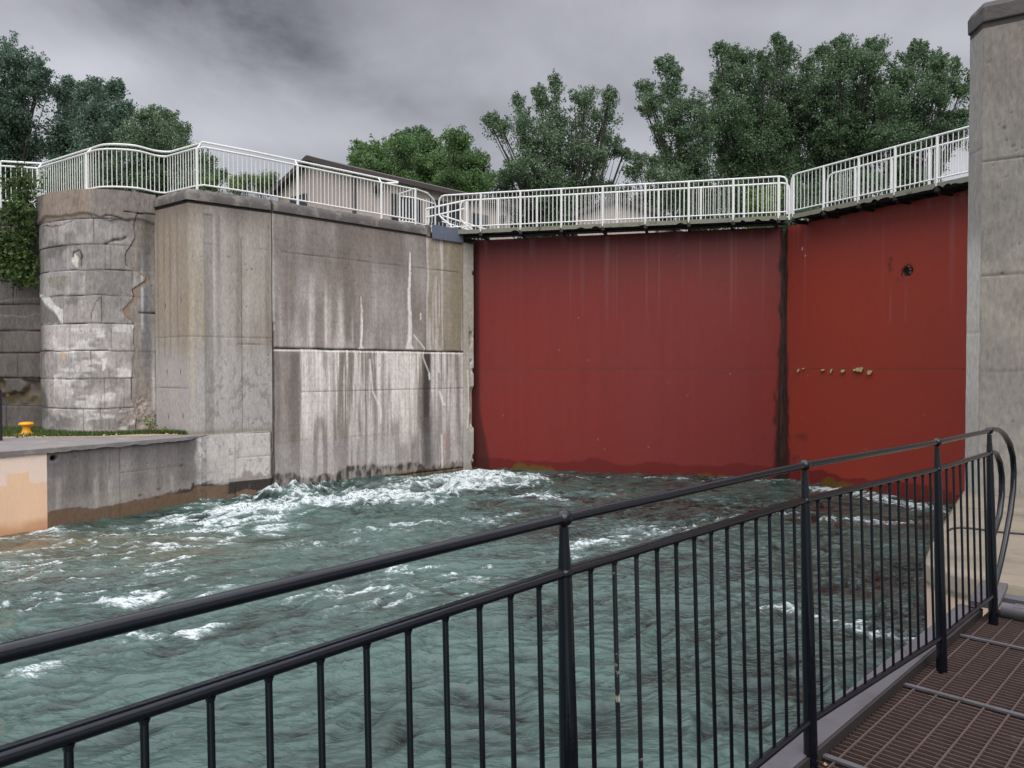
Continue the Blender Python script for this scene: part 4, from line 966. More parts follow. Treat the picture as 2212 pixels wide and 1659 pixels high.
# short swing gate and ramp railings at the end of the walkway
def small_rails():
    g = empty('access_gate', 'small white railed gate with bent end between the long railing and the walkway', 'gate')
    zb = EYE+4.45
    a = PX(864, 476, 24.6); b = PX(898, 480, 24.9); c = PX(941, 490, 25.6)
    f = lambda px, Y, z: Vector(((px-1106)/F*Y, Y, EYE+z))
    m = MB(); m.tube([f(864, 24.9, 4.6), f(864, 24.9, 5.62), f(898, 24.2, 5.62), f(924, 24.8, 5.62), f(937, 25.1, 5.50), f(941, 25.2, 5.35), f(941, 25.2, 4.5)], .028, 8)
    m.tube([f(866, 24.9, 5.55), f(900, 25.0, 5.50), f(941, 25.2, 5.36)], .022, 8); m.tube([f(864, 24.9, 4.75), f(900, 25, 4.70), f(941, 25.2, 4.6)], .02, 8); m.build('rail', M_white, g)
    m = MB()
    for px in (871, 878, 885, 892, 898, 904, 910, 916, 922, 928, 934): m.tube([f(px, 25, 4.7), f(px, 25, 5.48)], .011 if px > 896 else .02, 6)
    m.build('baluster_panel', M_white, g)
    g = empty('ramp_railing', 'low white double rail sloping down a ramp behind the walkway end', 'railing')
    m = MB()
    m.tube([f(921, 25.6, 4.45), f(921, 25.6, 5.28), f(1004, 27.2, 5.90)], .03, 8); m.tube([f(921, 25.6, 5.0), f(1004, 27.2, 5.62)], .026, 8)
    m.tube([f(955, 26.4, 5.22), f(1075, 26.4, 4.62)], .026, 8); m.tube([f(955, 26.4, 5.02), f(1060, 26.4, 4.5)], .022, 8); m.build('rail', M_white, g)
    for px, Y, zt in ((925, 25.7, 5.25), (968, 26.5, 5.6), (1008, 27.2, 5.9), (1046, 26.4, 4.8)):
        m = MB(); m.tube([f(px, Y, 4.4), f(px, Y, zt)], .04, 8); m.build('post', M_white, g)
    m = MB(); 
    for k in range(16): px = 925+k*8; m.tube([f(px, 26.4, 4.4), f(px, 26.4, 5.0 if px < 970 else 5.1-(px-960)*.005)], .010, 6)
    m.build('baluster_panel', M_white, g)
small_rails()

# ------------------------------------------------------------------ right pier and quay corner
N0 = Vector((5.76, 9.48)); F0 = Vector((5.81, 9.84)); ax_ = Vector((.566, .824)); px_ = Vector((.824, -.566))
def fn_pier(U, Z):
    E = EYE; d = np.zeros_like(U); c = base_conc(U, Z, 601, s(132, 127, 121), s(144, 139, 134), .5, 1.2, .7); c = c*(1+.16*(fbm(U, Z, 14, 14, 4, 603)-.5))[..., None]
    ch = uF; m = (U < ch)
    c = mix(c, s(160, 157, 150), .85*m); c = mix(c, s(206, 202, 194), .8*m*(1-sm(E+1.4, E+1.8, Z)))
    c = mix(c, s(160, 153, 142), .4*(U > ch)*sm(.5, .62, fbm(U, Z, 1.6, 1.6, 4, 3))); c = mix(c, s(116, 106, 100), .5*sm(E+2.6, E+3.8, Z)*(U > ch))
    c = mix(c, s(156, 152, 146), .5*(1-sm(E-1.0, E+.2, Z)))
    d, c = hjoint(d, c, U, Z, E+2.53, .010, ch, 9, .012, .7, 1, .004); d, c = hjoint(d, c, U, Z, E+1.14, .010, ch, 9, .012, .7, 2, .004); d, c = hjoint(d, c, U, Z, E-.03, .009, ch, 9, .01, .5, 3, .004)
    d, c = hjoint(d, c, U, Z, E+2.7-.0, .01, 0, ch, .01, .4, 4); d, c = hjoint(d, c, U, Z, E+.45, .01, 0, ch, .01, .4, 5)
    d, c = vjoint(d, c, U, Z, ch, .01, -9, 99, .0, .35, 6, s(120, 104, 90))
    d, c = pits(d, c, U, Z, 2.6, .030, 61, .8, u0=ch); d, c = pits(d, c, U, Z, 7, .010, 62, .6, u0=ch)
    for zz in (3.02, 3.10): d = d-.0*d
    return d+.008*(fbm(U, Z, 3, 3, 4, 7)-.5), c*K
uF = (N0-F0).length
pr = empty('concrete_tower_pier', 'tall plain concrete pier with dark grooved cap at the right edge', 'pier')
E1 = N0+px_*6.5
wall('wall_face', [tuple(F0), tuple(N0), tuple(E1)], EYE-1.56, EYE+4.15, .02, .02, fn_pier, M_conc, pr, .0)
m = MB(); S_ = F0+Vector((7.1, 4.2)); m.prism([tuple(F0+Vector((.02, .0))), tuple(N0+Vector((.02, .02))), tuple(E1+Vector((.02, .02))), tuple(E1+Vector((4, 4))), tuple(S_)], EYE-3.5, EYE+4.14); m.build('core', M_cope, pr, smooth=False)
m = MB()
def prismoff(o, z0, z1, mat, nm, bev=0):
    a = F0+Vector((-.9, .1)).normalized()*o; b = N0+Vector((-.62, -.78)).normalized()*o*1.15; e = E1+Vector((-px_.y*-1*0, 0))+Vector((-.566, -.824))*o
    mm = MB(); mm.prism([tuple(a), tuple(b), tuple(e), tuple(e+Vector((3, 3))), tuple(a+Vector((.5, .6)))], z0, z1); return mm.build(nm, mat, pr, smooth=False, bevel=bev)
prismoff(.00, EYE+4.152, EYE+4.215, M_soffit, 'cap_groove')
# cap: outward drip, sloped shoulder
def cap():
    a = F0; b = N0; e = E1; mm = MB()
    rings = []
    for o, z in ((.03, 4.218), (.035, 4.39), (.0, 4.46), (-.16, 4.53)):
        A_ = a+Vector((-1, .15))*o; B_ = b+Vector((-.62, -.78))*o*1.15; E_ = e+Vector((-.566, -.824))*o; S2 = S_+Vector((-.5, .6))*o
        rings.append([(A_.x, A_.y, EYE+z), (B_.x, B_.y, EYE+z), (E_.x, E_.y, EYE+z), (E_.x+3, E_.y+3, EYE+z), (S2.x, S2.y, EYE+z)])
    vs = sum(rings, []); k = 5
    fs = [(i*k+j, i*k+(j+1) % k, (i+1)*k+(j+1) % k, (i+1)*k+j) for i in range(3) for j in range(k)]+[tuple(range(5))[::-1], tuple(range(15, 20))]
    mm.add(vs, fs); mm.build('cap', M_cope, pr, smooth=False, bevel=.015)
cap()
# pale ribbed cabin on top of the pier, only its foot in view
g = empty('pier_cabin', 'pale ribbed metal cabin wall standing on top of the right pier at the top edge', 'cabin')
m = MB(); c0 = N0+px_*.42+Vector((.566, .824))*.35; cxs = c0+px_*4; dd = Vector((.566, .824))
m.prism([tuple(c0), tuple(cxs), tuple(cxs+dd*2), tuple(c0+dd*2)], EYE+4.54, EYE+7.0)
m.build('wall', M_siding, g, smooth=False); m = MB()
for k in range(24): p = c0+px_*(.06+k*.16)-dd*.012; m.bar((p.x, p.y, EYE+4.56), (p.x, p.y, EYE+7), .03, .03)
m.build('rib', M_white, g, smooth=False)
g_roof = MB(); g_roof.prism([tuple(c0-px_*.2-dd*.2), tuple(cxs-dd*.2), tuple(cxs+dd*2.2), tuple(c0-px_*.2+dd*2.2)], EYE+7.0, EYE+7.15); g_roof.build('roof', M_roof, g, smooth=False)

# quay corner beneath the pier
zr = EYE-1.55
corner = [(12.6, 19.5), (5.86, 9.90), (5.33, 9.13), (4.34, 7.69), (3.71, 6.76), (3.34, 6.17), (3.30, 6.03), (3.31, 5.88), (3.37, 5.73), (3.48, 5.58), (3.66, 5.43)]
qend = Vector((3.66, 5.43))+px_*6
def fn_corner(U, Z):
    E = EYE; c = np.zeros(U.shape+(3,))+np.array(s(222, 188, 164)[:3]); c = c*(1+.10*(fbm(U, Z, 2, 1, 4, 5)-.5))[..., None]
    c = mix(c, s(226, 202, 186), .6*fbm(U, Z, 2, 1.2, 3, 6)); d = .012*(fbm(U, Z, 2, 2, 3, 7)-.5)
    e = zr-.16+(fbm(U, 0*Z, 2.2, 1, 4, 8)-.5)*.16; m = sm(-.004, .006, Z-e); c = mix(c, s(158, 148, 134), .9*m); d = d+.02*m
    ln = np.exp(-((Z-e)/.008)**2); c = mix(c, s(130, 88, 60), .7*ln*sm(.35, .6, fbm(U, Z, 3, 3, 2, 9)))
    for u0 in (6.1, 6.9, 7.6, 8.4): c = streak(c, U, Z, u0, .02, zr-.18, zr-.6, s(176, 96, 50), .6, int(u0*9))
    return d, c
qr = empty('quay_corner', 'pale peach painted quay corner with a bare concrete top under the right pier', 'quay')
cl = [tuple(p) for p in catmull(corner[4:], 5)]; plan = corner[:4]+cl+[tuple(qend)]
wall('wall_face', [plan[i] for i in range(1, len(plan))], -1.3, zr-.02, .04, .025, fn_corner, M_peach, qr, .0)
def quay_top():
    pts = plan[1:]; fz = zr
    outer = [Vector(p) for p in pts]; m = MB(); k = len(outer)
    vs = []
    for i, p in enumerate(outer):
        t = (outer[min(i+1, k-1)]-outer[max(i-1, 0)]).normalized(); n = Vector((-t.y, t.x))*1
        w = .012*math.sin(i*2.7)
        vs += [(p.x-n.x*.012, p.y-n.y*.012, fz-.025), (p.x+n.x*.0, p.y+n.y*.0, fz-.006+w*.3), (p.x+n.x*.05, p.y+n.y*.05, fz)]
    m.add(vs, [(i*3+j, (i+1)*3+j, (i+1)*3+j+1, i*3+j+1) for i in range(k-1) for j in range(2)])
    top = [vs[i*3+2] for i in range(k)]+[(E1.x+3, E1.y+2, fz), (12.5, 13.5, fz), (8.1, 13.2, fz)]
    m.add(top, [tuple(range(len(top)))]); return m.build('top_slab', simple('quay_top_concrete', s(128, 117, 103), .9, var=.25, scale=2.2, bump=.5, stretch=(1, 1, 1), dirt=s(100, 95, 82), dirt_lo=.46, dirt_hi=.7), qr, ang=50)
quay_top()
pts = [GP(1900, 1141, zr+.012)]
pts = [GP(a, b, zr+.010) for a, b in ((2046, 1146), (2056, 1141), (2075, 1139), (2092, 1140), (2126, 1144), (2163, 1149), (2212, 1153), (2260, 1158), (2330, 1170))]
m = MB(); m.tube([tuple(p) for p in pts], .009, 8); tag(m.build('cable', M_cable), 'thin dark cable lying across the pale quay top below the right pier', 'cable')

# ------------------------------------------------------------------ near footbridge and black railing
DZ = EYE-1.5
T0, T1, T2, T3_, T4 = Vector((-.83, .835)), Vector((.13, 1.93)), Vector((1.14, 2.99)), Vector((2.17, 3.92)), Vector((2.89, 4.65))
LEAN = .034
def black_railing():
    g = empty('black_railing', 'glossy black pipe railing with a ball jointed handrail crossing the foreground', 'railing')
    nrm = Vector((.707, -.707)); T = [T0, T1, T2, T3_, T4]
    def at(p, h):  # h above deck; the railing leans out over the water as it rises
        q = p+nrm*LEAN*(1-h/1.122); return Vector((q.x, q.y, DZ+h))
    d = (T4-T3_).normalized()
    # top rail with a closed return at its end
    loop = [(.0, -.378), (.10, -.374), (.22, -.385), (.36, -.42), (.50, -.49), (.58, -.58), (.60, -.68), (.57, -.80), (.48, -.94), (.33, -1.10), (.20, -1.22), (.10, -1.30), (.0, -1.36)]
    m = MB(); m.tube([at(p, 1.122) for p in T]+[at(T4+d*a, 1.5+b) for a, b in loop[1:]], [.0135]*5+[.0145, .016, .017, .018, .018, .018, .018, .018, .017, .016, .015, .014], 14); m.build('top_rail', M_black, g, ang=60)
    lp2 = [(.08, -.515), (.16, -.53), (.24, -.59), (.28, -.68), (.27, -.80), (.20, -.92), (.08, -1.0), (0, -1.04)]
    m = MB(); m.tube([at(p, .985) for p in T]+[at(T4+d*a, 1.5+b) for a, b in lp2], [.0125]*5+[.014, .016, .017, .018, .018, .017, .016, .014], 14)
    for a, b in zip(T[:-1], T[1:]):  # thin welded cap strip on the middle rail
        m.bar(at(a, .9975), at(b, .9975), .013, .003)
    m.build('middle_rail', M_black, g, ang=60)
    m = MB(); m.tube([at(p, .125) for p in T]+[at(T4+d*.06, .125)], .0135, 12); m.build('bottom_rail', M_black, g, ang=60)
    for i, p in enumerate(T):
        m = MB(); w = .0195
        m.tube([at(p, -.05), at(p, .1), at(p, .55), at(p, .94), at(p, .985), at(p, 1.02), at(p, 1.06), at(p, 1.10)], [.0265, .0262, .0240, .0190, .0180, .0160, .0135, .0125], 14)
        post = m.build('post', M_black, g, ang=50)
        m = MB(); m.ball(at(p, 1.122), .0235, 16, .92); m.build('ball_fitting', M_black, post, ang=80)
        m = MB(); m.ball(at(p, .985), .0215, 12, .8); m.build('collar', M_black, post, ang=80)
    counts = (13, 13, 13, 7)
    for i, k in enumerate(counts):
        for j in range(1, k+1):
            f = j/(k+1) if i != 3 else (j+.2)/(k+1.0)*.97
            p = T[i].lerp(T[i+1], f); mb = MB(); jt = (random.Random(i*50+j).random()-.5)*.004
            mb.tube([at(p, .125), at(p+nrm*jt, .5), at(p, .985)], .0066, 8)
            mb.tube([at(p, .965), at(p, .975)], [.0066, .0100], 8)
            o = mb.build('baluster', M_black, g, ang=70)
            if i == 1 and j in (2, 3): o.data.materials[0] = M_chip; o['label'] = 'black baluster with chipped paint showing pale metal'
M_chip = simple('chipped_black_paint', (.012, .013, .018, 1), .2, var=.3, scale=10, bump=.1, dirt=s(190, 176, 160), dirt_lo=.60, dirt_hi=.64)
black_railing()
def footbridge():
    g = empty('footbridge', 'near footbridge deck of rusty grating panels framed by grey channels, lower right corner', 'footbridge')
    a = T0+Vector((.707, -.707))*LEAN; b = T4+Vector((.707, -.707))*LEAN
    d = (b-a).normalized(); n = Vector((d.y, -d.x))
    # local frame from post two
    O = T2+Vector((.707, -.707))*LEAN; 
    def P(u, v, z): q = O+d*u+n*v; return (q.x, q.y, z)
    u0, u1 = -3.2, 2.55
    # follow the real post line: channel outside of it
    m = MB(); m.prism([P(u0, -.125, 0)[:2], P(u1, -.125, 0)[:2], P(u1, -.005, 0)[:2], P(u0, -.005, 0)[:2]], DZ-.012, DZ-.002)
    m.prism([P(u0, -.125, 0)[:2], P(u1, -.125, 0)[:2], P(u1, -.115, 0)[:2], P(u0, -.115, 0)[:2]], DZ-.20, DZ-.014); m.build('edge_channel', M_deckg, g, smooth=False)
    m = MB(); m.prism([P(u0, -.004, 0)[:2], P(u1, -.004, 0)[:2], P(u1, .008, 0)[:2], P(u0, .008, 0)[:2]], DZ-.22, DZ-.006); m.build('edge_web', M_dark, g, smooth=False)
    gz = DZ-.045; width = 1.45; L_ = .965; start = .10+.0
    us = [start+L_*k for k in range(-3, 3)]
    for k, u in enumerate(us):
        m = MB(); m.bar(P(u-.0, .01, gz+.004), P(u, width, gz+.002), .028, .010); m.build('separator_bar', M_deckg, g, smooth=False)
        m = MB(); e = min(u+L_, u1+.25)
        x = u+.03
        while x < e-.03:
            m.bar(P(x, .012, gz-.014), P(x, width, gz-.014), .006, .028); x += .0385
        v = .06
        while v < width:
            m.bar(P(u+.02, v, gz-.002), P(e-.02, v, gz-.002), .008, .010); v += .098
        m.build('grating_panel', M_grate, g, smooth=False)
    m = MB()
    for v in (.4, .95): m.bar(P(u0, v, gz-.12), P(u1, v, gz-.12), .06, .16)
    for u in us: m.bar(P(u, 0, gz-.10), P(u, width, gz-.10), .05, .10)
    m.build('deck_beam', M_dark, g, smooth=False)
    m = MB(); m.prism([P(u0, width, 0)[:2], P(u1, width, 0)[:2], P(u1, width+.12, 0)[:2], P(u0, width+.12, 0)[:2]], gz-.2, gz+.03); m.build('inner_channel', M_deckg, g, smooth=False)
    # hinge and bearing castings at the far end
    m = MB()
    m.bar(P(2.50, .02, DZ+.03), P(3.1, -.05, DZ+.03), .16, .03); m.bar(P(2.62, .16, DZ+.0), P(2.62, .80, DZ+.0), .10, .07)
    m.tube([P(2.60, .10, DZ+.0), P(2.60, .26, DZ+.0)], .045, 14); m.tube([P(2.62, .30, DZ+.03), P(2.62, 1.1, DZ+.03)], .028, 12)
    m.lathe(P(2.48, .40, DZ-.035), [(.10, 0), (.10, .02), (.07, .045), (.03, .05)], 18); m.bar(P(2.85, -.02, DZ-.0), P(2.85, .9, DZ-.0), .12, .05)
    m.build('hinge_bracket', M_deckg, g, ang=30)
    # debris caught in the grating
    rnd = random.Random(3)
    M_leafd = simple('dry_leaf', s(150, 118, 92), .8)
    for k in range(14):
        u, v = rnd.uniform(-1, 2.4), rnd.uniform(.02, .9); r = rnd.uniform(.006, .018); mm = MB(); c = P(u, v, gz+.004); an = rnd.random()*6
        mm.add([(c[0]+r*math.cos(an+q*1.57)*(1 if q % 2 else .5), c[1]+r*math.sin(an+q*1.57)*(1 if q % 2 else .5), c[2]+rnd.uniform(0, .008)) for q in range(4)], [(0, 1, 2, 3)])
        o = mm.build('dry_leaf', M_leafd, smooth=False); tag(o, 'small dry leaf scrap lying on the rusty footbridge grating', 'leaf', 'dry leaf scraps on the footbridge grating')
footbridge()

# ------------------------------------------------------------------ quay furniture and plants on the left
def bollard():
    g = empty('bollard', 'squat yellow mooring bollard with a mushroom head on the left quay', 'bollard')
    b = GP(57, 940, zq); m = MB(); k = 1.0
    m.lathe(b, [(.165*k, 0), (.17*k, .03), (.165*k, .05), (.12*k, .075), (.095*k, .12), (.085*k, .18), (.088*k, .235)], 24); m.build('base', M_yellow, g, ang=70)
    m = MB(); m.lathe(b, [(.088*k, .232), (.15*k, .250), (.172*k, .27), (.172*k, .285), (.14*k, .318), (.07*k, .332), (.001, .334)], 24); m.build('head', M_yellow, g, ang=70)
bollard()
m = MB(); p = PX(-4, 930, 17.5); m.tube([(p.x, p.y, zq), (p.x, p.y, zq+1.15)], .085, 14); m.ball((p.x, p.y, zq+1.15), .085, 14, .5)
g = m.build('marker_post', M_cable); tag(g, 'dark round post cut by the left edge beside the yellow bollard', 'post')

def blades(name, fn, n, h, col_a, col_b, mat, seed, wid=.012):
    rnd = np.random.RandomState(seed); pts = np.array([fn(rnd) for _ in range(n)])
    an = rnd.rand(n)*6.28; hh = h*(.4+.9*rnd.rand(n)); ln = .35*hh*rnd.rand(n); w = wid*(.6+.8*rnd.rand(n))
    dx, dy = np.cos(an), np.sin(an)
    V = np.empty((n, 3, 3)); V[:, 0] = pts-np.stack([dx*w, dy*w, 0*w], -1); V[:, 1] = pts+np.stack([dx*w, dy*w, 0*w], -1); V[:, 2] = pts+np.stack([-dy*ln, dx*ln, hh], -1)
    me = bpy.data.meshes.new(name); me.from_pydata(V.reshape(-1, 3).tolist(), [], np.arange(n*3).reshape(n, 3).tolist()); me.update()
    t = rnd.rand(n)[:, None]; c = np.array(col_a[:3])*(1-t)+np.array(col_b[:3])*t; set_col(me, np.repeat(c, 3, 0)); me.materials.append(mat)
    o = bpy.data.objects.new(name, me); C.objects.link(o); return o
_base = np.array([(-17, 20.9), (-12.8, 20.9), (-12.2, 19.9), (-11.0, 19.25), (-10.0, 19.15), (-9.3, 19.6), (-8.6, 19.4), (-8.1, 19.1)]); _bs = np.concatenate([[0], np.cumsum(np.hypot(*np.diff(_base, axis=0).T))])
def gr_pt(r):
    u = r.rand()*_bs[-1]; x = np.interp(u, _bs, _base[:, 0]); y = np.interp(u, _bs, _base[:, 1]); wd = np.interp(u, _bs, [2.6, 2.3, 1.5, .75, .5, .45, .2, .08])
    q = abs(r.randn())*.45; 
    if r.rand() < .5: q = r.rand()
    return (x+.15*r.randn()*.3, y-min(q, 1.2)*wd, zq)
tag(blades('grass', gr_pt, 14000, .10, s(50, 72, 38), s(104, 124, 68), M_leaf, 3, .011), 'weedy green grass strip along the foot of the bastion', 'grass', kind='stuff')
rnd = random.Random(9); m = MB()
for k in range(130):
    u = rnd.random(); x = -17+9.0*u; y = 17.6+1.6*u+rnd.uniform(-.15, .5); r = rnd.uniform(.012, .045); m.ball((x, y, zq+r*.4), r, 6, .6)
tag(m.build('gravel', simple('pale_stones', s(180, 164, 146), .9, var=.2, scale=20), ang=30), 'loose pale stones scattered between grass and pavement', 'gravel', kind='stuff')

def leaf_cloud(centers, sig, nper, size, cols, seed, flat=1.0):
    """many small leaf faces gathered in clumps; returns verts, faces, colours"""
    rs = np.random.RandomState(seed); n = len(centers)*nper
    c = np.repeat(np.array(centers), nper, 0); sg = np.repeat(np.array(sig)[:, None] if np.ndim(sig) == 1 else np.full((len(centers), 1), sig), nper, 0)
    dv = rs.randn(n, 3); r = np.linalg.norm(dv, axis=1, keepdims=True); dv = dv/r*np.minimum(r, 1.9)
    p = c+dv*sg*np.array([1, 1, flat])
    a = rs.randn(n, 3); a /= np.linalg.norm(a, axis=1, keepdims=True); b = np.cross(a, rs.randn(n, 3)); b /= np.linalg.norm(b, axis=1, keepdims=True)
    sz = size*(.55+.9*rs.rand(n, 1)); 
    V = np.stack([p-a*sz, p+b*sz*.55, p+a*sz, p-b*sz*.55], 1).reshape(-1, 3)
    t = np.clip(np.repeat(rs.rand(len(centers)), nper)*.6+rs.rand(n)*.5-.05, 0, 1.15)[:, None]
    col = np.array(cols[0][:3])*(1-t)+np.array(cols[1][:3])*t
    return V, np.repeat(col, 4, 0)
def leaf_obj(name, V, col, parent=None):
    n = len(V)//4; me = bpy.data.meshes.new(name); me.vertices.add(len(V)); me.vertices.foreach_set('co', V.astype(np.float32).ravel())
    me.loops.add(n*4); me.loops.foreach_set('vertex_index', np.arange(n*4, dtype=np.int32)); me.polygons.add(n)
    me.polygons.foreach_set('loop_start', np.arange(0, n*4, 4, dtype=np.int32)); me.polygons.foreach_set('loop_total', np.full(n, 4, np.int32)); me.update(calc_edges=True)
    set_col(me, col); me.materials.append(M_leaf); o = bpy.data.objects.new(name, me); C.objects.link(o)
    if parent: o.parent = parent
    return o
GZ0 = EYE+4.38
def tree(name, label, cat, group, lobes, Y, base_px, cols, seed, leaf=.13, dens=1.0, depth=1.0, shag=1.0, ground=GZ0, trunk_r=.28, fork=.35, fill=.62):
    rnd = random.Random(seed); g = empty(name, label, cat, group)
    base = PX(base_px, 500, Y); base.z = ground
    allc = []; allsig = []; limbs = []
    top_z = max(PX(l[0], l[1], Y).z for l in lobes)
    ctrs = []; lobes3 = []
    for (cx, cy, rx, ry) in lobes:
        Yd = Y+rnd.uniform(-1, 1)*depth*2.2; c = PX(cx, cy, Yd); sx = rx/F*Yd; sz = ry/F*Yd; sy = min(sx, sz)*1.1+.4
        ctrs.append((c, sx, sz))
        lobes3.append((c, sx, sy, sz, max(int(rx*ry/25*dens), 8)))
    forkp = Vector((base.x+rnd.uniform(-.3, .3), base.y, ground+(top_z-ground)*fork*.5))
    for c, sx, sz in list(ctrs):
        for f_, k_ in ((.28, .8), (.55, .6)):
            q = c.lerp(forkp, f_)+Vector((rnd.uniform(-.2, .2), rnd.uniform(-.5, .5), 0))
            if q.z > forkp.z+.2: lobes3.append((q, sx*.8, min(sx, sz)+.4, sz*.8, max(int(sx*sz*(F/Y)**2/17*dens*k_*fill), 5)))
    for c, sx, sy, sz, k in lobes3:
        for _ in range(k):
            while True:
                v = Vector((rnd.gauss(0, .55), rnd.gauss(0, .55), rnd.gauss(0, .55)))
                if v.length < 1.3: break
            v = v*.9
            # clumps stretch upward beyond the lobe now and then
            s_ = 1.0
            allc.append((c.x+v.x*sx*s_, c.y+v.y*sy, c.z+v.z*sz*s_)); allsig.append(rnd.uniform(.12, .30)*Y/50)
    twig = []
    for c, sx, sz in ctrs:        # sprays of young twigs standing out of the crown
        for _ in range(int(5+6*shag)):
            an = rnd.uniform(-1.25, 1.25); dirv = Vector((math.sin(an), rnd.uniform(-.4, .4), abs(math.cos(an))*.9+.25)).normalized()
            ln = rnd.uniform(1.05, 1.15+.45*shag)
            for q in range(5):
                f_ = .55+(ln-.55)*q/4
                allc.append((c.x+dirv.x*sx*f_+rnd.gauss(0, .06), c.y+dirv.y*sx*f_, c.z+dirv.z*sz*f_+rnd.gauss(0, .06))); twig.append((allc.pop(), (.15-.018*q)*Y/50))
    V, col = leaf_cloud(allc, np.array(allsig), 40, leaf*.56*Y/50, cols, seed, .9)
    V2, col2 = leaf_cloud([q[0] for q in twig], np.array([q[1] for q in twig]), 15, leaf*.52*Y/50, cols, seed+50, 1.0); V = np.concatenate([V, V2]); col = np.concatenate([col, col2])
    leaf_obj('crown', V, col, g)
    # trunk and limbs
    m = MB(); m.tube([base-Vector((0, 0, .6)), base+Vector((0, 0, .4)), forkp], [trunk_r*1.35, trunk_r, trunk_r*.85], 9); m.build('trunk', M_bark, g, ang=60)
    m = MB()
    for (c, sx, sz) in ctrs:
        if c.z < forkp.z+.3: continue
        mid = forkp.lerp(c, .45)+Vector((rnd.uniform(-.2, .2), rnd.uniform(-.3, .3), -(c-forkp).length*.06)); q = c+Vector((0, 0, sz*.6))
        m.tube([forkp-Vector((0, 0, .2)), mid, c, q], [trunk_r*.36, trunk_r*.2, trunk_r*.10, .015], 6)
        for _ in range(3):
            e = c+Vector((rnd.uniform(-1, 1)*sx, rnd.uniform(-.5, .5)*sx, rnd.uniform(-.4, 1)*sz)); m.tube([mid.lerp(c, rnd.random()), (mid+e)/2+Vector((0, 0, -.1)), e], [trunk_r*.13, trunk_r*.08, .012], 5, cap=False)
    if m.v: m.build('limb', M_bark, g, ang=60)
    return g
DKG = (s(64, 92, 66), s(108, 136, 96)); DKB = (s(66, 90, 78), s(114, 138, 118)); MAP = (s(66, 98, 62), s(116, 144, 88)); POP = (s(66, 90, 68), s(124, 146, 112)); POD = (s(60, 84, 62), s(112, 136, 98))
GT = 'trees beyond the lock'
tree('broadleaf_tree', 'tallest dark broadleaf tree cut by the left edge of the photo', 'tree', GT, [(12, 130, 42, 38), (58, 160, 40, 38), (30, 210, 50, 45), (28, 275, 36, 45), (88, 168, 20, 24), (15, 330, 42, 40), (-40, 200, 60, 110), (75, 205, 25, 22), (55, 335, 38, 22)], 42, -5, DKB, 11, dens=1.2)
tree('poplar_tree', 'thin airy poplar with a bare forked top right of the tall left tree', 'tree', GT, [(148, 195, 9, 20), (138, 225, 14, 18), (155, 235, 14, 25), (180, 200, 9, 14), (172, 225, 12, 18), (150, 275, 28, 28), (120, 300, 25, 25), (115, 340, 30, 25), (160, 320, 38, 35), (122, 205, 10, 14)], 44, 150, DKB, 12, dens=.9, shag=1.6)
tree('poplar_tree', 'double topped poplar above the rusty part of the railing curve', 'tree', GT, [(205, 200, 11, 22), (218, 225, 13, 22), (242, 205, 8, 20), (257, 215, 7, 26), (205, 250, 24, 24), (262, 250, 10, 20), (238, 270, 26, 28), (195, 285, 25, 28), (235, 310, 40, 35), (200, 330, 40, 38), (278, 250, 7, 18)], 43, 222, DKB, 13, dens=1.0, shag=1.6)
tree('poplar_tree', 'wide round topped poplar behind the corner of the left railing', 'tree', GT, [(312, 265, 18, 22), (342, 262, 20, 24), (372, 275, 20, 24), (394, 300, 15, 24), (335, 300, 45, 30), (300, 330, 50, 35), (375, 330, 40, 32), (415, 345, 26, 26), (445, 365, 22, 24), (475, 385, 15, 14), (270, 380, 60, 30), (350, 385, 60, 26), (420, 392, 40, 20), (200, 385, 60, 30), (110, 395, 50, 26), (280, 300, 25, 25)], 40, 340, POP, 14, dens=1.0)
for k, (px, py, rx, ry, lab) in enumerate(((520, 398, 26, 14, 'small pale green bush left of the house, farther from its wall'), (572, 396, 28, 14, 'small pale green bush close to the house gable'), (452, 400, 24, 12, 'small pale green bush behind the railing corner post'))):
    tree('bush', lab, 'bush', 'bushes behind the left railing', [(px-rx*.5, py, rx*.5, ry*.8), (px+rx*.4, py-2, rx*.55, ry), (px, py+10, rx, ry)], 36, px, (s(76, 100, 58), s(126, 146, 92)), 30+k, leaf=.10, dens=1.6, depth=.2, trunk_r=.06)
tree('maple_tree', 'bright green spreading maple behind the roof of the house', 'tree', GT, [(783, 330, 26, 22), (785, 355, 30, 18), (825, 335, 32, 28), (868, 318, 26, 24), (925, 318, 40, 26), (985, 305, 30, 20), (1000, 345, 45, 32), (885, 360, 60, 34), (945, 370, 60, 34), (1035, 362, 26, 28), (830, 370, 40, 20), (1000, 395, 60, 22), (1040, 400, 30, 20)], 44, 930, MAP, 15, dens=1.7, shag=.6, leaf=.14)
tree('broadleaf_tree', 'dark tree top peeping over the bright maple', 'tree', GT, [(878, 300, 14, 14), (905, 292, 16, 12), (905, 315, 30, 20), (905, 340, 35, 20)], 52, 905, DKG, 16, dens=1.4)
tree('poplar_tree', 'open crowned poplar with forked trunk behind the middle of the left walkway', 'tree', GT, [(1062, 272, 16, 20), (1088, 285, 20, 20), (1120, 235, 10, 24), (1128, 280, 22, 30), (1165, 215, 12, 22), (1200, 195, 13, 22), (1185, 240, 28, 26), (1262, 228, 26, 26), (1315, 222, 15, 22), (1300, 268, 32, 30), (1235, 280, 45, 30), (1175, 300, 35, 30), (1255, 325, 45, 25), (1140, 330, 26, 24), (1318, 318, 24, 18), (1345, 335, 18, 8), (1200, 350, 40, 22), (1290, 350, 20, 14), (1130, 365, 30, 20), (1100, 385, 26, 16)], 46, 1225, POP, 17, dens=.95, shag=1.3, fork=.2, trunk_r=.4)
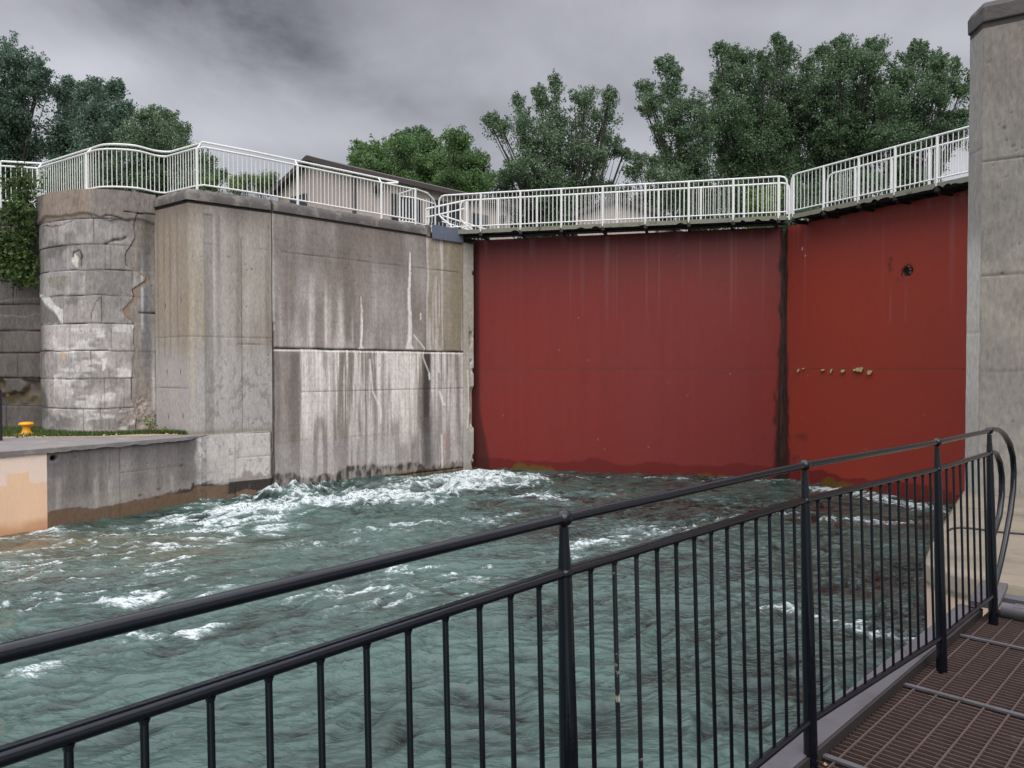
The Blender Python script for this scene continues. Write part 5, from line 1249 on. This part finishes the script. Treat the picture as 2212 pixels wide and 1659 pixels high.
tree('poplar_tree', 'dark filler poplar low between the maple and the open crowned poplar', 'tree', GT, [(1090, 395, 30, 16), (1420, 430, 60, 20), (1500, 440, 50, 22), (1150, 400, 35, 20), (1210, 410, 50, 22), (1290, 410, 30, 18), (1110, 430, 60, 24), (1240, 440, 60, 24), (1330, 420, 30, 16)], 50, 1180, POD, 18, dens=1.0)
tree('poplar_tree', 'leaning pale limbed poplar at the left end of the big right group', 'tree', GT, [(1398, 200, 20, 16), (1435, 150, 14, 20), (1455, 165, 16, 24), (1450, 200, 24, 22), (1410, 225, 24, 16), (1398, 243, 16, 10), (1455, 250, 32, 28), (1500, 245, 24, 30), (1425, 283, 18, 9), (1480, 300, 32, 30), (1520, 300, 24, 36), (1500, 340, 36, 24)], 50, 1530, POP, 19, dens=1.0, shag=1.4, trunk_r=.35)
tree('poplar_tree', 'small scrubby poplar low left of the big right group', 'tree', GT, [(1378, 352, 16, 14), (1405, 362, 24, 18), (1440, 350, 22, 16), (1370, 378, 26, 14), (1430, 385, 40, 16), (1475, 375, 26, 16)], 48, 1420, POP, 20, dens=.9)
tree('poplar_tree', 'dense tall poplar second from the left in the big right group', 'tree', GT, [(1555, 115, 14, 16), (1578, 125, 20, 20), (1612, 140, 26, 24), (1575, 170, 30, 26), (1680, 100, 14, 18), (1702, 120, 16, 18), (1680, 145, 34, 26), (1620, 195, 45, 36), (1690, 195, 40, 34), (1550, 210, 14, 24), (1580, 250, 36, 40), (1650, 255, 50, 40), (1560, 310, 36, 36), (1630, 320, 55, 40), (1700, 300, 40, 40), (1590, 370, 55, 30), (1680, 375, 50, 30), (1648, 150, 16, 30), (1535, 270, 26, 44), (1725, 260, 30, 44)], 52, 1640, POD, 21, dens=1.25, shag=1.1, trunk_r=.4)
tree('poplar_tree', 'dense dark poplar in the middle of the big right group, above the gate seam', 'tree', GT, [(1778, 120, 15, 16), (1818, 105, 18, 18), (1815, 135, 36, 24), (1890, 108, 22, 20), (1880, 145, 36, 28), (1790, 180, 42, 36), (1855, 200, 50, 36), (1765, 235, 40, 40), (1830, 260, 55, 42), (1900, 220, 34, 36), (1780, 310, 55, 40), (1860, 320, 50, 36), (1740, 370, 50, 30), (1820, 375, 50, 26), (1742, 160, 14, 34), (1735, 215, 26, 40), (1915, 260, 26, 40), (1935, 180, 18, 34), (1855, 130, 16, 24)], 51, 1800, POD, 22, dens=1.3, shag=1.1, trunk_r=.4)
tree('poplar_tree', 'right hand poplar of the big group with long arms reaching toward the pier', 'tree', GT, [(1988, 112, 16, 16), (1965, 135, 22, 20), (2005, 140, 26, 20), (2032, 150, 16, 18), (2063, 150, 9, 16), (2045, 185, 26, 18), (1960, 180, 26, 28), (2000, 205, 34, 26), (1930, 235, 30, 34), (1975, 250, 36, 28), (2035, 225, 12, 10), (2045, 258, 20, 12), (2075, 258, 14, 14), (1930, 295, 40, 30), (2000, 290, 40, 16), (1960, 300, 30, 24), (2110, 200, 20, 40), (2020, 185, 26, 30), (2072, 205, 16, 14), (2060, 285, 26, 14)], 48, 1930, POD, 23, dens=1.1, shag=1.4, trunk_r=.35)
tree('bush', 'small light green bush low behind the railing left of the gate seam', 'bush', 'bushes behind the walkway', [(1630, 430, 20, 12), (1660, 425, 22, 16), (1650, 450, 30, 14)], 40, 1650, (s(84, 108, 56), s(128, 148, 84)), 24, leaf=.12, dens=1.8, trunk_r=.06)
tree('bush', 'dark scrub along the foot of the big poplar group behind the walkways', 'bush', 'bushes behind the walkway', [(1470, 410, 40, 20), (1500, 420, 40, 20), (1560, 425, 40, 20), (1600, 420, 30, 20), (1600, 445, 30, 16), (1520, 450, 40, 14), (1700, 420, 40, 22), (1760, 420, 40, 26), (1820, 415, 40, 26), (1880, 400, 40, 24), (1930, 385, 30, 20), (1740, 450, 60, 20)], 47, 1540, POD, 25, dens=.8, trunk_r=.08)
# vine on the left wall
def vine():
    g = empty('wall_vine', 'bright green leafy vine and shrub hanging down the dark wall at the left edge', 'vine')
    rnd = random.Random(5); cs = []; sg = []
    for cx, cy, rx, ry, Y in ((50, 395, 38, 22, 20.6), (60, 430, 34, 22, 20.4), (35, 470, 34, 30, 20.5), (50, 510, 36, 30, 20.5), (45, 550, 44, 30, 20.5), (52, 590, 42, 26, 20.5), (70, 460, 20, 20, 20.3), (10, 530, 20, 40, 20.6), (20, 580, 26, 24, 20.6), (75, 610, 20, 10, 20.4)):
        c = PX(cx, cy, Y)
        for _ in range(int(rx*ry/22)):
            v = Vector((rnd.gauss(0, .5), rnd.gauss(0, .5), rnd.gauss(0, .5))); cs.append((c.x+v.x*rx/F*Y*1.0, c.y-.1+v.y*.22, c.z+v.z*ry/F*Y)); sg.append(rnd.uniform(.05, .12))
    V, col = leaf_cloud(cs, np.array(sg), 14, .05, (s(40, 60, 34), s(96, 120, 62)), 8, .9); leaf_obj('foliage', V, col, g)
    m = MB()
    for k in range(8): 
        a = PX(30+k*6, 640-k*4, 20.85); b = PX(30+k*4, 520, 20.7); c = PX(40+k*3, 400, 20.8); m.tube([a, b, c], [.006, .014, .01], 5)
    m.build('stem', M_bark, g)
vine()
g = empty('wall_weed', 'small green weed sprouting at the foot of the bastion beside the block', 'weed'); rr_ = random.Random(2); cs = []
for k in range(10): p = PX(322+rr_.uniform(-8, 8), 918+rr_.uniform(-14, 14), 19.45); cs.append(tuple(p))
for k in range(6): p = PX(358+rr_.uniform(-4, 4), 935+rr_.uniform(-6, 4), 19.3); cs.append(tuple(p))
V, col = leaf_cloud(cs, .06, 12, .03, (s(66, 92, 40), s(110, 138, 60)), 5); leaf_obj('foliage', V, col, g)

# ------------------------------------------------------------------ houses
def house(label, corner, dl, wl, dr, wr, z0, ze, rise, ridge_along_right=True, windows=(), lamps=(), door=None, over=.3):
    g = empty('house', label, 'house', 'low houses beyond the lock')
    c = Vector(corner); dl = Vector(dl).normalized(); dr = Vector(dr).normalized()
    A, B, D_, C_ = c, c+dl*wl, c+dr*wr, c+dl*wl+dr*wr
    m = MB(); vs = []
    # gable wall on the left face: ridge runs along dr
    mid0 = (A+B)/2; mid1 = (D_+C_)/2
    vs = [(*A, z0), (*B, z0), (*C_, z0), (*D_, z0), (*A, ze), (*B, ze), (*C_, ze), (*D_, ze), (*mid0, ze+rise), (*mid1, ze+rise)]
    m.add(vs, [(0, 3, 7, 4), (1, 0, 4, 8, 5), (2, 1, 5, 6), (3, 2, 6, 9, 7)])
    # battens
    for P_, d_, L_ in ((A, dl, wl), (A, dr, wr)):
        nn = Vector((d_.y, -d_.x)); 
        if nn.dot(-P_) < 0: nn = -nn
        k = 0
        while k*.4 < L_:
            q = P_+d_*(k*.4)+nn*.012; h = ze
            if d_ is dl: h = ze+rise*(1-abs(k*.4-wl/2)/(wl/2))-.03
            m.bar((q.x, q.y, z0), (q.x, q.y, h), .03, .03); k += 1
    m.build('wall', M_siding, g, smooth=False)
    m = MB(); a0 = A-dl*over-dr*over; b0 = B+dl*over-dr*over; a1 = D_-dl*over+dr*over; b1 = C_+dl*over+dr*over; r0 = mid0-dr*over; r1 = mid1+dr*over
    dz = -over*rise/(wl/2); t = .10
    for e0, e1 in ((a0, a1), (b0, b1)):
        vs = [(*e0, ze+dz), (*r0, ze+rise), (*r1, ze+rise), (*e1, ze+dz), (*e0, ze+dz+t), (*r0, ze+rise+t), (*r1, ze+rise+t), (*e1, ze+dz+t)]
        m.add(vs, [(0, 1, 2, 3), (4, 7, 6, 5), (0, 4, 5, 1), (3, 2, 6, 7), (0, 3, 7, 4)])
    m.build('roof', M_roof, g, smooth=False)
    m = MB(); m.bar((*a0, ze+dz+.03), (*a1, ze+dz+.03), .04, .17); m.bar((*a0, ze+dz+.02), (*r0, ze+rise+.02), .05, .18); m.bar((*b0, ze+dz+.02), (*r0, ze+rise+.02), .05, .18)
    m.bar((*(A+Vector((0, 0))), z0), (*A, ze), .12, .12); m.build('trim', M_soffit, g, smooth=False)
    for face, u, w, h, zc in windows:
        d_ = dl if face == 'l' else dr; nn = Vector((d_.y, -d_.x)); 
        if nn.dot(-c) < 0: nn = -nn
        q = c+d_*u+nn*.02; m = MB(); q0 = q-d_*w/2; q1 = q+d_*w/2
        for a_, b_ in ((q0, q1),): m.bar((*q0, zc+h/2), (*q1, zc+h/2), .06, .06); m.bar((*q0, zc-h/2), (*q1, zc-h/2), .06, .06); m.bar((*q0, zc-h/2), (*q0, zc+h/2), .06, .06); m.bar((*q1, zc-h/2), (*q1, zc+h/2), .06, .06); m.bar((*q, zc-h/2), (*q, zc+h/2), .05, .04)
        fr = m.build('window', M_soffit, g, smooth=False); m = MB(); m.bar((*q0, zc), (*q1, zc), .03, h-.02); m.build('pane', M_glass, fr, smooth=False)
    for face, u, zc in lamps:
        d_ = dl if face == 'l' else dr; nn = Vector((d_.y, -d_.x)); 
        if nn.dot(-c) < 0: nn = -nn
        q = c+d_*u+nn*.14; m = MB(); m.lathe((*q, zc-.16), [(.05, 0), (.13, .03), (.17, .14), (.16, .24), (.05, .30)], 14); m.build('wall_lamp', M_cable, g)
    return g
z0h = EYE+4.38
house('long beige sided house with a low gable roof behind the chamber wall', (-5.55, 27.2), (-.73, .68), 5.1, (.68, .73), 8.0, z0h-.3, EYE+6.95, .85,
      windows=(('l', 3.6, 1.1, 1.0, EYE+6.1), ('r', 2.35, 1.4, 1.9, EYE+5.45), ('r', 4.3, 1.6, 1.2, EYE+5.9), ('r', 6.2, .9, 1.4, EYE+5.6)), lamps=(('r', .95, EYE+6.45), ('r', 7.4, EYE+6.3)))
house('small beige house with its gable seen through the bars of the left walkway', (6.3, 33.5), (-1, .05), 3.4, (.35, .93), 6, z0h-.3, EYE+6.7, .62, windows=(), lamps=())
# flag pole-thin antenna behind the bastion
m = MB(); p = PX(217, 330, 30); m.tube([(p.x, p.y, z0h), (p.x, p.y, PX(217, 255, 30).z)], .02, 6); tag(m.build('lamp_mast', M_bark), 'thin grey mast standing before the trees behind the bastion railing', 'mast')

# ------------------------------------------------------------------ upper ground and water
def sheet(name, pts, z, mat):
    m = MB(); m.add([(x, y, z) for x, y in pts], [tuple(range(len(pts)))]); return tag(m.build(name, mat, smooth=False), kind='structure')
sheet('park_ground', [(-1500, 22), (-12.9, 21.5), (-12.0, 20.4), (-10.5, 19.75), (-9.4, 20.5), (-8.0, 19.6), (-6.4, 20.9), (-1.9, 25.6), (60, 87), (60, 1800), (-1500, 1800)], z0h, M_ground)
sheet('east_ground', [(13.6, 15.6), (1500, 15.6), (1500, 1800), (75, 1800), (75, 76.5)], z0h, M_ground)
sheet('upper_water', [(-1.3, 26.4), (8.2, 24.1), (13.4, 15.8), (75, 76.9), (60, 86.6)], EYE+3.7, simple('upper_pool_water', s(60, 84, 78), .15, var=.2, bump=.3))
m = MB(); m.prism([(-1.0, 27.0), (-1.9, 26.4), (59, 87.3), (60, 86.5)], EYE-3, z0h-.02); tag(m.build('upper_bank', M_cope, smooth=False), kind='structure')
